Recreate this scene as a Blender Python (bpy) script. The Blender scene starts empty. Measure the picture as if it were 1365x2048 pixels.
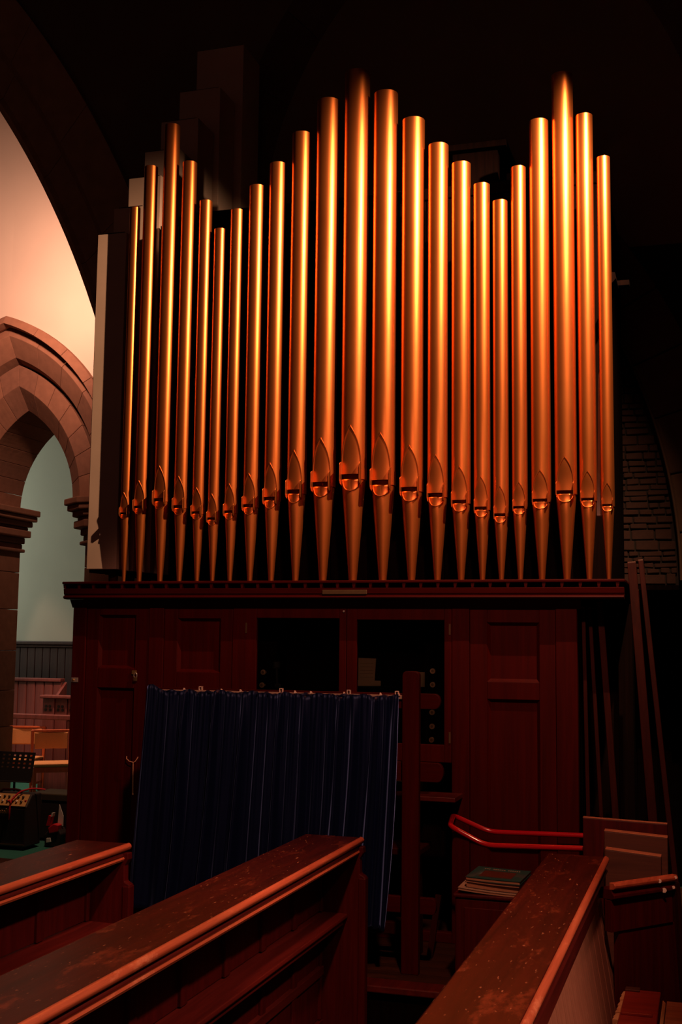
import bpy, bmesh, math, random
from mathutils import Vector, Matrix
random.seed(11)
S = bpy.context.scene
COL = S.collection
PI = math.pi

# ------------------------------------------------------------------ camera
yaw, pitch, roll = math.radians(17.3), math.radians(6.2984), math.radians(0.6428)
fwd = Vector((-math.sin(yaw)*math.cos(pitch), math.cos(yaw)*math.cos(pitch), math.sin(pitch)))
rgt = Vector((math.cos(yaw), math.sin(yaw), 0)); upv = rgt.cross(fwd)
r2 = rgt*math.cos(roll)+upv*math.sin(roll); u2 = -rgt*math.sin(roll)+upv*math.cos(roll)
cam = bpy.data.cameras.new('camera'); cam_ob = bpy.data.objects.new('camera', cam); COL.objects.link(cam_ob)
cam.sensor_fit = 'VERTICAL'; cam.sensor_height = 36.0; cam.lens = 2365.9/2048*36.0
cam.clip_start = 0.05; cam.clip_end = 100
mw = Matrix.Identity(4)
for i, a in enumerate((r2, u2, -fwd)):
    for j in range(3): mw[j][i] = a[j]
mw.translation = Vector((1.954, -6.5, 1.851))
cam_ob.matrix_world = mw
S.camera = cam_ob

# ------------------------------------------------------------------ world, lights, exposure
S.view_settings.view_transform = 'Standard'
S.view_settings.look = 'None'
S.view_settings.exposure = 0.0
S.view_settings.gamma = 1.0
S.view_settings.use_curve_mapping = False
w = bpy.data.worlds.new('world'); S.world = w; w.use_nodes = True
bg = w.node_tree.nodes['Background']; bg.inputs[0].default_value = (1.0, 0.42, 0.30, 1); bg.inputs[1].default_value = 0.032

def lamp(name, kind, loc, target, energy, color, **kw):
    d = bpy.data.lights.new(name, kind); d.energy = energy; d.color = color
    for k, v in kw.items(): setattr(d, k, v)
    o = bpy.data.objects.new(name, d); COL.objects.link(o); o.location = loc
    o.rotation_euler = (Vector(target)-Vector(loc)).to_track_quat('-Z', 'Y').to_euler()
    return o
# the picture spotlight fixed high at the right of the organ
lamp('organ_spotlight', 'SPOT', (2.10, -1.25, 5.20), (-0.30, 0.0, 2.55), 1120, (1.0, 0.56, 0.31), spot_size=math.radians(91), spot_blend=0.58, shadow_soft_size=0.022)
# lamp over the pews, out of view at the right
lamp('nave_lamp', 'SPOT', (3.4, -3.2, 4.6), (0.4, -3.9, 0.9), 620, (1.0, 0.48, 0.31), spot_size=math.radians(68), spot_blend=0.6, shadow_soft_size=0.10)
# lamp on the nave roof in front of the organ, on the case
lamp('case_lamp', 'SPOT', (2.0, -4.8, 5.4), (-0.1, 0.0, 0.62), 560, (1.0, 0.38, 0.24), spot_size=math.radians(39), spot_blend=0.42, shadow_soft_size=0.12)
# lamp hung in the bay behind the big arch, on the plastered arcade wall
lamp('bay_lamp', 'SPOT', (-3.95, 2.56, 5.3), (-4.8, 4.1, 5.3), 215, (1.0, 0.55, 0.37), spot_size=math.radians(140), spot_blend=0.9, shadow_soft_size=0.08)
lamp('bay_lamp_low', 'SPOT', (-3.1, 2.65, 4.4), (-3.95, 2.9, 0.3), 260, (1.0, 0.50, 0.30), spot_size=math.radians(30), spot_blend=0.6, shadow_soft_size=0.05)
# daylight from the aisle windows at the left
lamp('aisle_window_light', 'AREA', (-9.8, 6.6, 3.6), (-7.0, 8.0, 2.3), 50, (0.95, 1.0, 0.86), shape='RECTANGLE', size=1.2, size_y=2.2)
# lamp in the aisle over the chairs
lamp('aisle_lamp', 'SPOT', (-5.6, 5.75, 3.6), (-5.75, 6.3, 0.0), 330, (1.0, 0.52, 0.30), spot_size=math.radians(75), spot_blend=0.7, shadow_soft_size=0.08)

# ------------------------------------------------------------------ materials
def srgb(r, g, b):
    f = lambda c: (c/255/12.92) if c/255 <= 0.04045 else ((c/255+0.055)/1.055)**2.4
    return (f(r), f(g), f(b), 1)
MATS = {}
def base(name):
    m = bpy.data.materials.new(name); m.use_nodes = True
    nt = m.node_tree; b = nt.nodes['Principled BSDF']; MATS[name] = m
    return m, nt, b
def plain(name, col, rough=0.6, metal=0.0, coat=0.0, bump=0.0, scale=60, var=0.15, sheen=0.0, spec=0.5):
    m, nt, b = base(name); N = nt.nodes.new; L = nt.links.new
    tc = N('ShaderNodeTexCoord'); nz = N('ShaderNodeTexNoise'); nz.inputs['Scale'].default_value = scale; nz.inputs['Detail'].default_value = 4
    L(tc.outputs['Object'], nz.inputs['Vector'])
    mx = N('ShaderNodeMix'); mx.data_type = 'RGBA'
    mx.inputs[6].default_value = tuple(c*(1-var) for c in col[:3])+(1,); mx.inputs[7].default_value = tuple(min(1, c*(1+var)) for c in col[:3])+(1,)
    L(nz.outputs['Fac'], mx.inputs[0]); L(mx.outputs[2], b.inputs['Base Color'])
    b.inputs['Roughness'].default_value = rough; b.inputs['Metallic'].default_value = metal; b.inputs['Coat Weight'].default_value = coat
    b.inputs['Sheen Weight'].default_value = sheen; b.inputs['Specular IOR Level'].default_value = spec
    if bump:
        bp = N('ShaderNodeBump'); bp.inputs['Strength'].default_value = bump; bp.inputs['Distance'].default_value = 0.01
        L(nz.outputs['Fac'], bp.inputs['Height']); L(bp.outputs[0], b.inputs['Normal'])
    return m
def wood(name, c0, c1, axis='Z', rough=0.42, worn=None, worn_amt=0.0, coat=0.2, scale=1.0, scratch=0.0, spec=0.5):
    """grain stretched along an axis, optional worn patches of bare wood and fine scratches"""
    m, nt, b = base(name); N = nt.nodes.new; L = nt.links.new
    tc = N('ShaderNodeTexCoord'); mp = N('ShaderNodeMapping')
    s = [28*scale]*3; s['XYZ'.index(axis)] = 1.6*scale; mp.inputs['Scale'].default_value = s
    L(tc.outputs['Object'], mp.inputs['Vector'])
    nz = N('ShaderNodeTexNoise'); nz.inputs['Scale'].default_value = 1.0; nz.inputs['Detail'].default_value = 6; nz.inputs['Roughness'].default_value = 0.65; nz.inputs['Distortion'].default_value = 0.6
    L(mp.outputs[0], nz.inputs['Vector'])
    cr = N('ShaderNodeValToRGB'); cr.color_ramp.elements[0].position = 0.30; cr.color_ramp.elements[0].color = c0
    cr.color_ramp.elements[1].position = 0.72; cr.color_ramp.elements[1].color = c1
    L(nz.outputs['Fac'], cr.inputs[0]); out = cr.outputs[0]
    if worn:
        n2 = N('ShaderNodeTexNoise'); n2.inputs['Scale'].default_value = 3.2; n2.inputs['Detail'].default_value = 9; n2.inputs['Roughness'].default_value = 0.72
        m2 = N('ShaderNodeMapping'); s2 = [2.2]*3; s2['XYZ'.index(axis)] = 0.9; m2.inputs['Scale'].default_value = s2
        L(tc.outputs['Object'], m2.inputs['Vector']); L(m2.outputs[0], n2.inputs['Vector'])
        r2_ = N('ShaderNodeValToRGB'); r2_.color_ramp.elements[0].position = 0.62-worn_amt; r2_.color_ramp.elements[1].position = 0.74-worn_amt*0.7
        r2_.color_ramp.elements[0].color = (0, 0, 0, 1); r2_.color_ramp.elements[1].color = (1, 1, 1, 1)
        L(n2.outputs['Fac'], r2_.inputs[0])
        mx = N('ShaderNodeMix'); mx.data_type = 'RGBA'; L(r2_.outputs[0], mx.inputs[0]); L(out, mx.inputs[6]); mx.inputs[7].default_value = worn; out = mx.outputs[2]
    if scratch:
        n3 = N('ShaderNodeTexNoise'); n3.inputs['Scale'].default_value = 1.0; n3.inputs['Detail'].default_value = 3
        m3 = N('ShaderNodeMapping'); m3.inputs['Scale'].default_value = (85, 22, 60); m3.inputs['Rotation'].default_value = (0, 0, 0.5)
        L(tc.outputs['Object'], m3.inputs['Vector']); L(m3.outputs[0], n3.inputs['Vector'])
        r3 = N('ShaderNodeValToRGB'); r3.color_ramp.elements[0].position = 0.70-scratch*0.05; r3.color_ramp.elements[1].position = 0.74
        r3.color_ramp.elements[0].color = (0, 0, 0, 1); r3.color_ramp.elements[1].color = (1, 1, 1, 1)
        L(n3.outputs['Fac'], r3.inputs[0])
        mx = N('ShaderNodeMix'); mx.data_type = 'RGBA'; L(r3.outputs[0], mx.inputs[0]); L(out, mx.inputs[6]); mx.inputs[7].default_value = srgb(178, 118, 84); out = mx.outputs[2]
    L(out, b.inputs['Base Color']); b.inputs['Roughness'].default_value = rough; b.inputs['Coat Weight'].default_value = coat; b.inputs['Coat Roughness'].default_value = 0.25
    b.inputs['Specular IOR Level'].default_value = spec
    bp = N('ShaderNodeBump'); bp.inputs['Strength'].default_value = 0.12; bp.inputs['Distance'].default_value = 0.004
    L(nz.outputs['Fac'], bp.inputs['Height']); L(bp.outputs[0], b.inputs['Normal'])
    return m
def pipe_mat():
    m, nt, b = base('copper_bronze_paint'); N = nt.nodes.new; L = nt.links.new
    tc = N('ShaderNodeTexCoord'); nz = N('ShaderNodeTexNoise'); nz.inputs['Scale'].default_value = 9; nz.inputs['Detail'].default_value = 8; nz.inputs['Roughness'].default_value = 0.7
    mp = N('ShaderNodeMapping'); mp.inputs['Scale'].default_value = (1, 1, 0.35); L(tc.outputs['Object'], mp.inputs['Vector']); L(mp.outputs[0], nz.inputs['Vector'])
    cr = N('ShaderNodeValToRGB'); cr.color_ramp.elements[0].position = 0.3; cr.color_ramp.elements[0].color = (0.68, 0.185, 0.044, 1)
    cr.color_ramp.elements[1].position = 0.75; cr.color_ramp.elements[1].color = (0.78, 0.24, 0.060, 1)
    L(nz.outputs['Fac'], cr.inputs[0]); L(cr.outputs[0], b.inputs['Base Color'])
    b.inputs['Metallic'].default_value = 0.93; b.inputs['Roughness'].default_value = 0.36
    fl = N('ShaderNodeTexNoise'); fl.inputs['Scale'].default_value = 900; L(tc.outputs['Object'], fl.inputs['Vector'])
    bp = N('ShaderNodeBump'); bp.inputs['Strength'].default_value = 0.10; bp.inputs['Distance'].default_value = 0.001
    L(fl.outputs['Fac'], bp.inputs['Height']); L(bp.outputs[0], b.inputs['Normal'])
    return m
COPPER = pipe_mat()
CASE = wood('case_mahogany', (0.036, 0.0008, 0.0005, 1), (0.064, 0.0016, 0.0008, 1), 'Z', rough=0.55, coat=0.0, spec=0.12)
CASEX = wood('case_mahogany_rail', (0.036, 0.0008, 0.0005, 1), (0.064, 0.0016, 0.0008, 1), 'X', rough=0.55, coat=0.0, spec=0.12)
PEWTOP = wood('pew_top_varnish', (0.026, 0.0030, 0.0020, 1), (0.075, 0.0080, 0.0042, 1), 'Y', rough=0.40, worn=(0.26, 0.050, 0.020, 1), worn_amt=0.075, coat=0.0, scratch=0.7, spec=0.25)
PEWNOSE = wood('pew_worn_lit_nosing', (0.38, 0.066, 0.028, 1), (0.68, 0.17, 0.075, 1), 'Y', rough=0.45, worn=(0.85, 0.32, 0.17, 1), worn_amt=0.05, coat=0.1)  # worn wood; lamplight along the edge is also put into the colour
PEWDARK = wood('pew_dark_wood', (0.040, 0.0020, 0.0020, 1), (0.085, 0.0046, 0.0042, 1), 'Z', rough=0.5, coat=0.0, spec=0.2)
PEWDARKY = wood('pew_dark_wood_rail', (0.055, 0.0042, 0.0034, 1), (0.125, 0.011, 0.0075, 1), 'Y', rough=0.42, worn=(0.26, 0.055, 0.03, 1), worn_amt=0.0, coat=0.15)
PEWBACK = wood('pew_bare_back_board', (0.30, 0.115, 0.072, 1), (0.46, 0.19, 0.12, 1), 'Z', rough=0.6, coat=0.0)
BOARD = wood('bare_board', (0.060, 0.016, 0.007, 1), (0.115, 0.034, 0.015, 1), 'X', rough=0.65, coat=0.0)
BOARDEDGE = wood('pale_board_lit_edge', (0.32, 0.115, 0.055, 1), (0.52, 0.21, 0.10, 1), 'X', rough=0.75, coat=0.0)
FRESH = wood('fresh_splintered_wood', (0.55, 0.23, 0.085, 1), (0.85, 0.42, 0.18, 1), 'Y', rough=0.8, coat=0.0)
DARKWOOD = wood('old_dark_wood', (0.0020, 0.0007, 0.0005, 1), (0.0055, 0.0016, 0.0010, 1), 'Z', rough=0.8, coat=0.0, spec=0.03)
BATTEN = wood('stained_batten', (0.018, 0.0020, 0.0012, 1), (0.040, 0.0045, 0.0022, 1), 'Z', rough=0.6, coat=0.0, spec=0.1)
REDWOOD = wood('red_stained_wood', (0.25, 0.018, 0.010, 1), (0.45, 0.045, 0.022, 1), 'X', rough=0.4, coat=0.2)
CHAIRWOOD = wood('orange_beech', (0.42, 0.07, 0.022, 1), (0.58, 0.12, 0.035, 1), 'Z', rough=0.45, coat=0.2)
CHAIRPAD = plain('tan_upholstery', (0.60, 0.27, 0.105, 1), 0.9, scale=120, bump=0.1)
STALL = wood('stall_oak', (0.115, 0.028, 0.028, 1), (0.21, 0.055, 0.052, 1), 'Z', rough=0.5)
DADO = wood('dado_oak', (0.030, 0.012, 0.012, 1), (0.060, 0.022, 0.020, 1), 'Z', rough=0.5)
GREYPAINT = plain('pale_painted_wood', (0.60, 0.43, 0.34, 1), 0.6, scale=5, var=0.12, bump=0.03)
WHITEPAINT = plain('white_paint', (0.85, 0.80, 0.74, 1), 0.5, scale=8, var=0.06)
STONE = plain('red_sandstone', (0.25, 0.105, 0.066, 1), 0.9, scale=14, var=0.28, bump=0.25)
STONE2 = plain('red_sandstone_warm', (0.30, 0.125, 0.075, 1), 0.9, scale=11, var=0.25, bump=0.25)
BIGSTONE = plain('lit_arch_sandstone', (0.48, 0.28, 0.17, 1), 0.95, scale=9, var=0.3, bump=0.3)  # red sandstone lightened: light on the big arch put into the colour
DARKSTONE = plain('dark_sandstone', (0.085, 0.040, 0.022, 1), 0.95, scale=9, var=0.3, bump=0.3)
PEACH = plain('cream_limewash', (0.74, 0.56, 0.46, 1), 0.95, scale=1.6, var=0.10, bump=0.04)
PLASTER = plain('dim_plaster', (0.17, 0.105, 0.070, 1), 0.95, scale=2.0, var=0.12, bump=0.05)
AISLE = plain('pale_green_limewash', (0.60, 0.62, 0.52, 1), 0.95, scale=1.4, var=0.10, bump=0.04)
BRICK = plain('rough_brick', (0.032, 0.009, 0.005, 1), 0.95, scale=22, var=0.35, bump=0.4)
MORTAR = plain('brick_mortar', (0.010, 0.004, 0.0025, 1), 0.95, scale=40, var=0.2)
CARPET = plain('teal_carpet', (0.010, 0.115, 0.085, 1), 1.0, scale=180, var=0.25, bump=0.2)
FLOORM = wood('floor_boards', (0.018, 0.005, 0.002, 1), (0.045, 0.014, 0.005, 1), 'X', rough=0.8, coat=0.0, worn=(0.07, 0.022, 0.007, 1), worn_amt=0.03, spec=0.15)
VELVET = plain('navy_velvet', (0.0016, 0.0046, 0.028, 1), 0.48, scale=25, var=0.2, sheen=0.8, spec=0.5)
VELVET.node_tree.nodes['Principled BSDF'].inputs['Sheen Tint'].default_value = (0.25, 0.42, 1.0, 1)
VELVET.node_tree.nodes['Principled BSDF'].inputs['Sheen Roughness'].default_value = 0.3
VELVET.node_tree.nodes['Principled BSDF'].inputs['Specular Tint'].default_value = (0.35, 0.5, 1.0, 1)
REDTUBE = plain('red_gloss_enamel', (0.50, 0.003, 0.012, 1), 0.16, scale=30, var=0.05, coat=0.6)
BRASS = plain('dull_brass', (0.62, 0.40, 0.16, 1), 0.35, metal=0.9, scale=40, var=0.15)
DULLBRASS = plain('tarnished_brass', (0.16, 0.10, 0.05, 1), 0.5, metal=0.7, scale=60, var=0.2)
STEEL = plain('bright_steel', (0.75, 0.70, 0.62, 1), 0.35, metal=0.8, scale=40, var=0.08)
IVORY = plain('ivory', (0.40, 0.25, 0.14, 1), 0.35, scale=40, var=0.06)
PAPER = plain('cream_paper', (0.36, 0.25, 0.16, 1), 0.9, scale=30, var=0.06)
PAGES = plain('page_edges', (0.36, 0.17, 0.085, 1), 0.9, scale=90, var=0.15)
BOOKGREEN = plain('green_book_cover', (0.008, 0.085, 0.075, 1), 0.45, scale=25, var=0.12, coat=0.2)
BOOKDARK = plain('dark_book_cover', (0.030, 0.012, 0.012, 1), 0.6, scale=25)
PRINTBROWN = plain('printed_brown_picture', (0.085, 0.020, 0.009, 1), 0.5, scale=70, var=0.75)
BLACKM = plain('black_plastic', (0.012, 0.011, 0.011, 1), 0.45, scale=50)
BLACKCLOTH = plain('black_tolex', (0.018, 0.010, 0.010, 1), 0.7, scale=200, bump=0.15)
GOLDPANEL = plain('gold_control_panel', (0.62, 0.36, 0.13, 1), 0.45, metal=0.3, scale=30, var=0.1)
REDCABLE = plain('red_cable', (0.55, 0.01, 0.02, 1), 0.4, scale=30)
STRING = plain('hemp_string', (0.80, 0.42, 0.24, 1), 0.9, scale=90)
OLIVE = plain('olive_case_lid', (0.05, 0.035, 0.018, 1), 0.6, scale=30)
TRACK = plain('aged_curtain_track', (0.42, 0.30, 0.22, 1), 0.5, scale=40)
CHIP = plain('chipped_white', (0.9, 0.75, 0.6, 1), 0.8, scale=40)
def glass():
    m, nt, b = base('old_glass'); b.inputs['Base Color'].default_value = (1, 1, 1, 1); b.inputs['Transmission Weight'].default_value = 1.0
    b.inputs['Roughness'].default_value = 0.02; b.inputs['IOR'].default_value = 1.02
    return m
GLASS = glass()

# ------------------------------------------------------------------ mesh helpers
ORG = {}
class MB:
    def __init__(self): self.v = []; self.f = []
    def add(self, vs, fs):
        o = len(self.v); self.v += [tuple(p) for p in vs]; self.f += [tuple(i+o for i in q) for q in fs]; return self
    def box(self, x0, x1, y0, y1, z0, z1):
        return self.add([(x0,y0,z0),(x1,y0,z0),(x1,y1,z0),(x0,y1,z0),(x0,y0,z1),(x1,y0,z1),(x1,y1,z1),(x0,y1,z1)],
                        [(0,3,2,1),(4,5,6,7),(0,1,5,4),(1,2,6,5),(2,3,7,6),(3,0,4,7)])
    def beam(self, a, b, wx, wy, ref=(0, -1, 0)):
        a, b = Vector(a), Vector(b); d = (b-a).normalized(); s = d.cross(Vector(ref)).normalized(); t = s.cross(d)
        vs = [p+s*(i*wx/2)+t*(j*wy/2) for p in (a, b) for i, j in ((-1,-1),(1,-1),(1,1),(-1,1))]
        return self.add(vs, [(0,1,2,3),(7,6,5,4),(0,4,5,1),(1,5,6,2),(2,6,7,3),(3,7,4,0)])
    def prism(self, poly, axis, c0, c1):
        """polygon in the two other axes (order x,y,z minus axis), extruded from c0 to c1"""
        n = len(poly); k = 'xyz'.index(axis)
        def P(p, c): q = list(p); q.insert(k, c); return q
        area = sum(poly[i][0]*poly[(i+1) % n][1]-poly[(i+1) % n][0]*poly[i][1] for i in range(n))
        flip = (area < 0) != (axis == 'y')
        if flip: poly = poly[::-1]
        vs = [P(p, c0) for p in poly]+[P(p, c1) for p in poly]
        fs = [tuple(range(n))[::-1], tuple(range(n, 2*n))]+[(i, (i+1) % n, n+(i+1) % n, n+i) for i in range(n)]
        if c1 < c0: fs = [q[::-1] for q in fs]
        return self.add(vs, fs)
    def tube(self, pts, r, n=8, closed=False):
        pts = [Vector(p) for p in pts]; m = len(pts); rs = r if isinstance(r, (list, tuple)) else [r]*m
        ref = None; vs = []
        for i, p in enumerate(pts):
            if closed: t = (pts[(i+1) % m]-pts[i-1]).normalized()
            else: t = ((pts[min(i+1, m-1)]-pts[max(i-1, 0)])).normalized()
            if ref is None:
                ref = Vector((0, 0, 1)) if abs(t.z) < 0.9 else Vector((1, 0, 0))
            s = (ref-t*ref.dot(t)).normalized(); ref = s; q = t.cross(s)
            for k in range(n):
                a = 2*PI*k/n; vs.append(p+(s*math.cos(a)+q*math.sin(a))*rs[i])
        fs = []
        for i in range(m if closed else m-1):
            for k in range(n):
                a = i*n; b = ((i+1) % m)*n; fs.append((a+k, a+(k+1) % n, b+(k+1) % n, b+k))
        if not closed: fs += [tuple(range(n))[::-1], tuple((m-1)*n+k for k in range(n))]
        return self.add(vs, fs)
    def lathe(self, prof, c, n=24, axis='z', caps=True):
        """profile (radius, height) about an axis through point c"""
        vs = []; fs = []; k = 'xyz'.index(axis)
        for r, h in prof:
            for i in range(n):
                a = 2*PI*i/n; u, v = r*math.cos(a), r*math.sin(a)
                p = {2: (u, v, h), 1: (v, h, u), 0: (h, u, v)}[k]
                vs.append((c[0]+p[0], c[1]+p[1], c[2]+p[2]))
        for j in range(len(prof)-1):
            for i in range(n): fs.append((j*n+i, j*n+(i+1) % n, (j+1)*n+(i+1) % n, (j+1)*n+i))
        if caps: fs += [tuple(range(n))[::-1], tuple((len(prof)-1)*n+i for i in range(n))]
        return self.add(vs, fs)
    def build(self, name, mat, parent=None, bevel=0.0, smooth=False, seg=2):
        xs = list(zip(*self.v)); o = Vector([(min(a)+max(a))/2 for a in xs])
        me = bpy.data.meshes.new(name); me.from_pydata([Vector(p)-o for p in self.v], [], self.f); me.update()
        me.materials.append(mat)
        if smooth:
            me.polygons.foreach_set('use_smooth', [True]*len(me.polygons))
            if smooth != 'all': me.set_sharp_from_angle(angle=math.radians(38))
        ob = bpy.data.objects.new(name, me); COL.objects.link(ob)
        ob.location = o-(ORG[parent] if parent else Vector((0, 0, 0))); ob.parent = parent; ORG[ob] = o
        if bevel:
            b = ob.modifiers.new('edge', 'BEVEL'); b.width = bevel; b.segments = seg; b.limit_method = 'ANGLE'; b.angle_limit = math.radians(40)
        return ob
def tag(o, label=None, cat=None, group=None, kind=None):
    for k, v in (('label', label), ('category', cat), ('group', group), ('kind', kind)):
        if v: o[k] = v
    return o
def thing(name, loc, label, cat, group=None):
    o = bpy.data.objects.new(name, None); COL.objects.link(o); o.location = loc; o.empty_display_size = 0.1; ORG[o] = Vector(loc)
    return tag(o, label, cat, group)
def copy_tree(o, parent=None):
    c = o.copy(); COL.objects.link(c); c.parent = parent
    for ch in list(o.children): copy_tree(ch, c)
    return c
def bx(*a): return MB().box(*a)
def struct(mb, name, mat, parent=None, **kw):
    o = mb.build(name, mat, parent, **kw)
    if parent is None: tag(o, kind='structure')
    return o

# ------------------------------------------------------------------ the setting
fl = struct(bx(-13, 5, -9, 2.5, -0.12, 0.0), 'floor', FLOORM)
tag(struct(bx(-13, 5, 2.5, 9, -0.12, 0.0), 'floor_aisle', CARPET), kind='structure')
dais = struct(bx(-2.2, 1.95, -0.90, 1.95, 0.0, 0.215), 'floor_platform', DARKWOOD)
for i in range(7):      # platform boards running across, worn front board last
    y0 = -0.935+i*0.135
    MB().box(-2.2, 1.95, y0, y0+0.131, 0.217, 0.25).build('floor_board', FLOORM if i else PEWDARKY, dais, bevel=0.006 if i == 0 else 0.002)
MB().box(-2.2, 1.95, 0.02, 1.95, 0.217, 0.2495).build('floor_board', FLOORM, dais)
ce = struct(bx(-13, 5, -9, 9, 9.2, 9.4), 'ceiling', DARKWOOD)

def ring(parent, name, cx, zs, h, prof, n, mats, side=1, s0=0.0, s1=1.0, gap=0.0018, sub=4):
    """stones of one branch of a pointed arch: profile (R, Y) swept about the opposite springing point"""
    for k in range(n):
        a0, a1 = s0+(s1-s0)*k/n, s0+(s1-s0)*(k+1)/n
        mb = MB(); vs = []; m = len(prof)
        for j in range(sub+1):
            for R, Y in prof:
                end = math.acos(max(-1, min(1, h/R))); g = gap/R
                s = a0+(a1-a0)*j/sub; ph = s*end
                if j == 0 and k: ph += g
                if j == sub and k < n-1: ph -= g
                vs.append((cx+side*(-h+R*math.cos(ph)), Y, zs+R*math.sin(ph)))
        fs = [(j*m+i, j*m+(i+1) % m, (j+1)*m+(i+1) % m, (j+1)*m+i) for j in range(sub) for i in range(m)]
        fs += [tuple(range(m))[::-1], tuple(sub*m+i for i in range(m))]
        if side < 0: fs = [q[::-1] for q in fs]
        mb.add(vs, fs); mb.build(name, mats[(k*7+3) % len(mats)], parent, bevel=0.004)
def arch_poly(cx, zs, h, R, xr, ztop, side=1, z0=0.0, n=24):
    e = math.acos(h/R); p = [(cx+side*(-h+R*math.cos(e*i/n)), zs+R*math.sin(e*i/n)) for i in range(n, -1, -1)]
    return p+[(p[-1][0], z0), (xr, z0), (xr, ztop), (cx, ztop)]

# back wall with the big dark arch at its left (arch curve centred far to the left)
BX, BZ, BH, BR = -5.70, 1.53, 5.256, 8.605
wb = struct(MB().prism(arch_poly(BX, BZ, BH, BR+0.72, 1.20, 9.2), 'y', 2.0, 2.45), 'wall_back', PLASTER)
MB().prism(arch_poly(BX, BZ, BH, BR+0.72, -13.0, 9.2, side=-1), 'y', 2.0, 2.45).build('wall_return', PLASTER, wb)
MB().box(1.20, 5.0, 2.0, 2.45, 2.265, 9.2).build('wall_upper', PLASTER, wb)
MB().box(2.70, 5.0, 2.0, 2.45, 0.0, 2.265).build('wall_side', PLASTER, wb)
ring(wb, 'arch_stone', BX, BZ, BH, [(BR+0.72,1.94),(BR+0.36,1.94),(BR+0.30,2.02),(BR+0.30,2.45),(BR+0.72,2.45)], 9, [BIGSTONE], sub=5)
ring(wb, 'arch_stone', BX, BZ, BH, [(BR+0.295,2.05),(BR+0.10,2.05),(BR+0.06,2.02),(BR,2.08),(BR,2.45),(BR+0.295,2.45)], 9, [BIGSTONE], s0=0.0, sub=5)
ring(wb, 'arch_stone', BX, BZ, BH, [(BR+0.72,1.94),(BR,2.08),(BR,2.45),(BR+0.72,2.45)], 8, [DARKSTONE], side=-1, sub=4)
MB().box(-2.35, -1.64, 1.95, 2.45, 0, 1.525).build('jamb_stone', DARKSTONE, wb, bevel=0.01)
# blind arch high on the back wall
ring(wb, 'blind_arch_stone', 0.33, 5.0, 1.35, [(3.42,1.93),(3.12,1.93),(3.05,2.01),(3.42,2.01)], 6, [DARKSTONE])
ring(wb, 'blind_arch_stone', 0.33, 5.0, 1.35, [(3.42,1.93),(3.12,1.93),(3.05,2.01),(3.42,2.01)], 6, [DARKSTONE], side=-1)
# brick filling of the low arch at the right, dark doorway below it
mo = MB().box(0.9, 1.95, 1.985, 2.0, 2.262, 4.7).build('mortar_bed', MORTAR, wb)
CX, CZ, CR = -2.10, 2.30, 3.884
def bcurve(z): return CX-0.02+math.sqrt(max(0.01, CR*CR-(z-CZ)**2))
bm_cache = {}
row = 0; z = 2.275
while z < 4.55:
    hgt = random.choice((0.040, 0.048, 0.058, 0.075)); x = 1.02+random.random()*0.12
    xe = bcurve(z+hgt/2)-0.01
    while x < xe-0.03:
        L_ = min(random.choice((0.07, 0.09, 0.12, 0.16)), xe-x)
        p = 0.010+random.random()*0.018; j = [random.uniform(-0.006, 0.006) for _ in range(4)]
        MB().prism([(x+0.006, z+0.004+j[0]*0.5), (x+L_-0.005, z+0.004+j[1]*0.5), (x+L_-0.006, z+hgt-0.006+j[2]), (x+0.005, z+hgt-0.006+j[3])], 'y', 1.985-p, 1.99).build('brick', BRICK, wb, bevel=0.004, seg=1)
        x += L_
    z += hgt
# arch stones at the right of the brickwork
for k in range(7):
    a0 = -0.02+k*0.105; a1 = a0+0.103
    def pt(R, a): return (CX+R*math.cos(a), CZ+R*math.sin(a))
    poly = [pt(CR, a0+(a1-a0)*t/4) for t in range(5)]+[pt(CR+0.40, a1+(a0-a1)*t/4) for t in range(5)]
    MB().prism(poly, 'y', 1.90, 2.02).build('arch_stone', DARKSTONE, wb, bevel=0.012)
MB().tube([pt(CR-0.004, -0.02+i*0.03) for i in range(2)] and [(CX+(CR-0.006)*math.cos(a), 1.90, CZ+(CR-0.006)*math.sin(a)) for a in [i*0.028 for i in range(26)]], 0.010, 6).build('arch_roll', DARKSTONE, wb, smooth=True)
MB().box(1.20, 2.70, 1.97, 2.02, 2.235, 2.27).build('lintel', DARKWOOD, wb, bevel=0.004)
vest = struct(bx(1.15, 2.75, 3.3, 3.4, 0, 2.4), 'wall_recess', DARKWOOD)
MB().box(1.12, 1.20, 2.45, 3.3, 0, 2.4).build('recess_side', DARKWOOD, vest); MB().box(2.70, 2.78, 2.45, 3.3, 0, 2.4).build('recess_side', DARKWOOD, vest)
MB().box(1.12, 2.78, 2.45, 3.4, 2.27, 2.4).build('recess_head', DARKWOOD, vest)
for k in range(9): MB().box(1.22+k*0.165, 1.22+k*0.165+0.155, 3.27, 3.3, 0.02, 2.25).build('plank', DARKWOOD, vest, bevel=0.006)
struct(bx(-13, -12.8, -9, 9, 0, 9.2), 'wall_left', PLASTER)
struct(bx(5.0, 5.2, -9, 2.45, 0, 9.2), 'wall_right', PLASTER)

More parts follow.
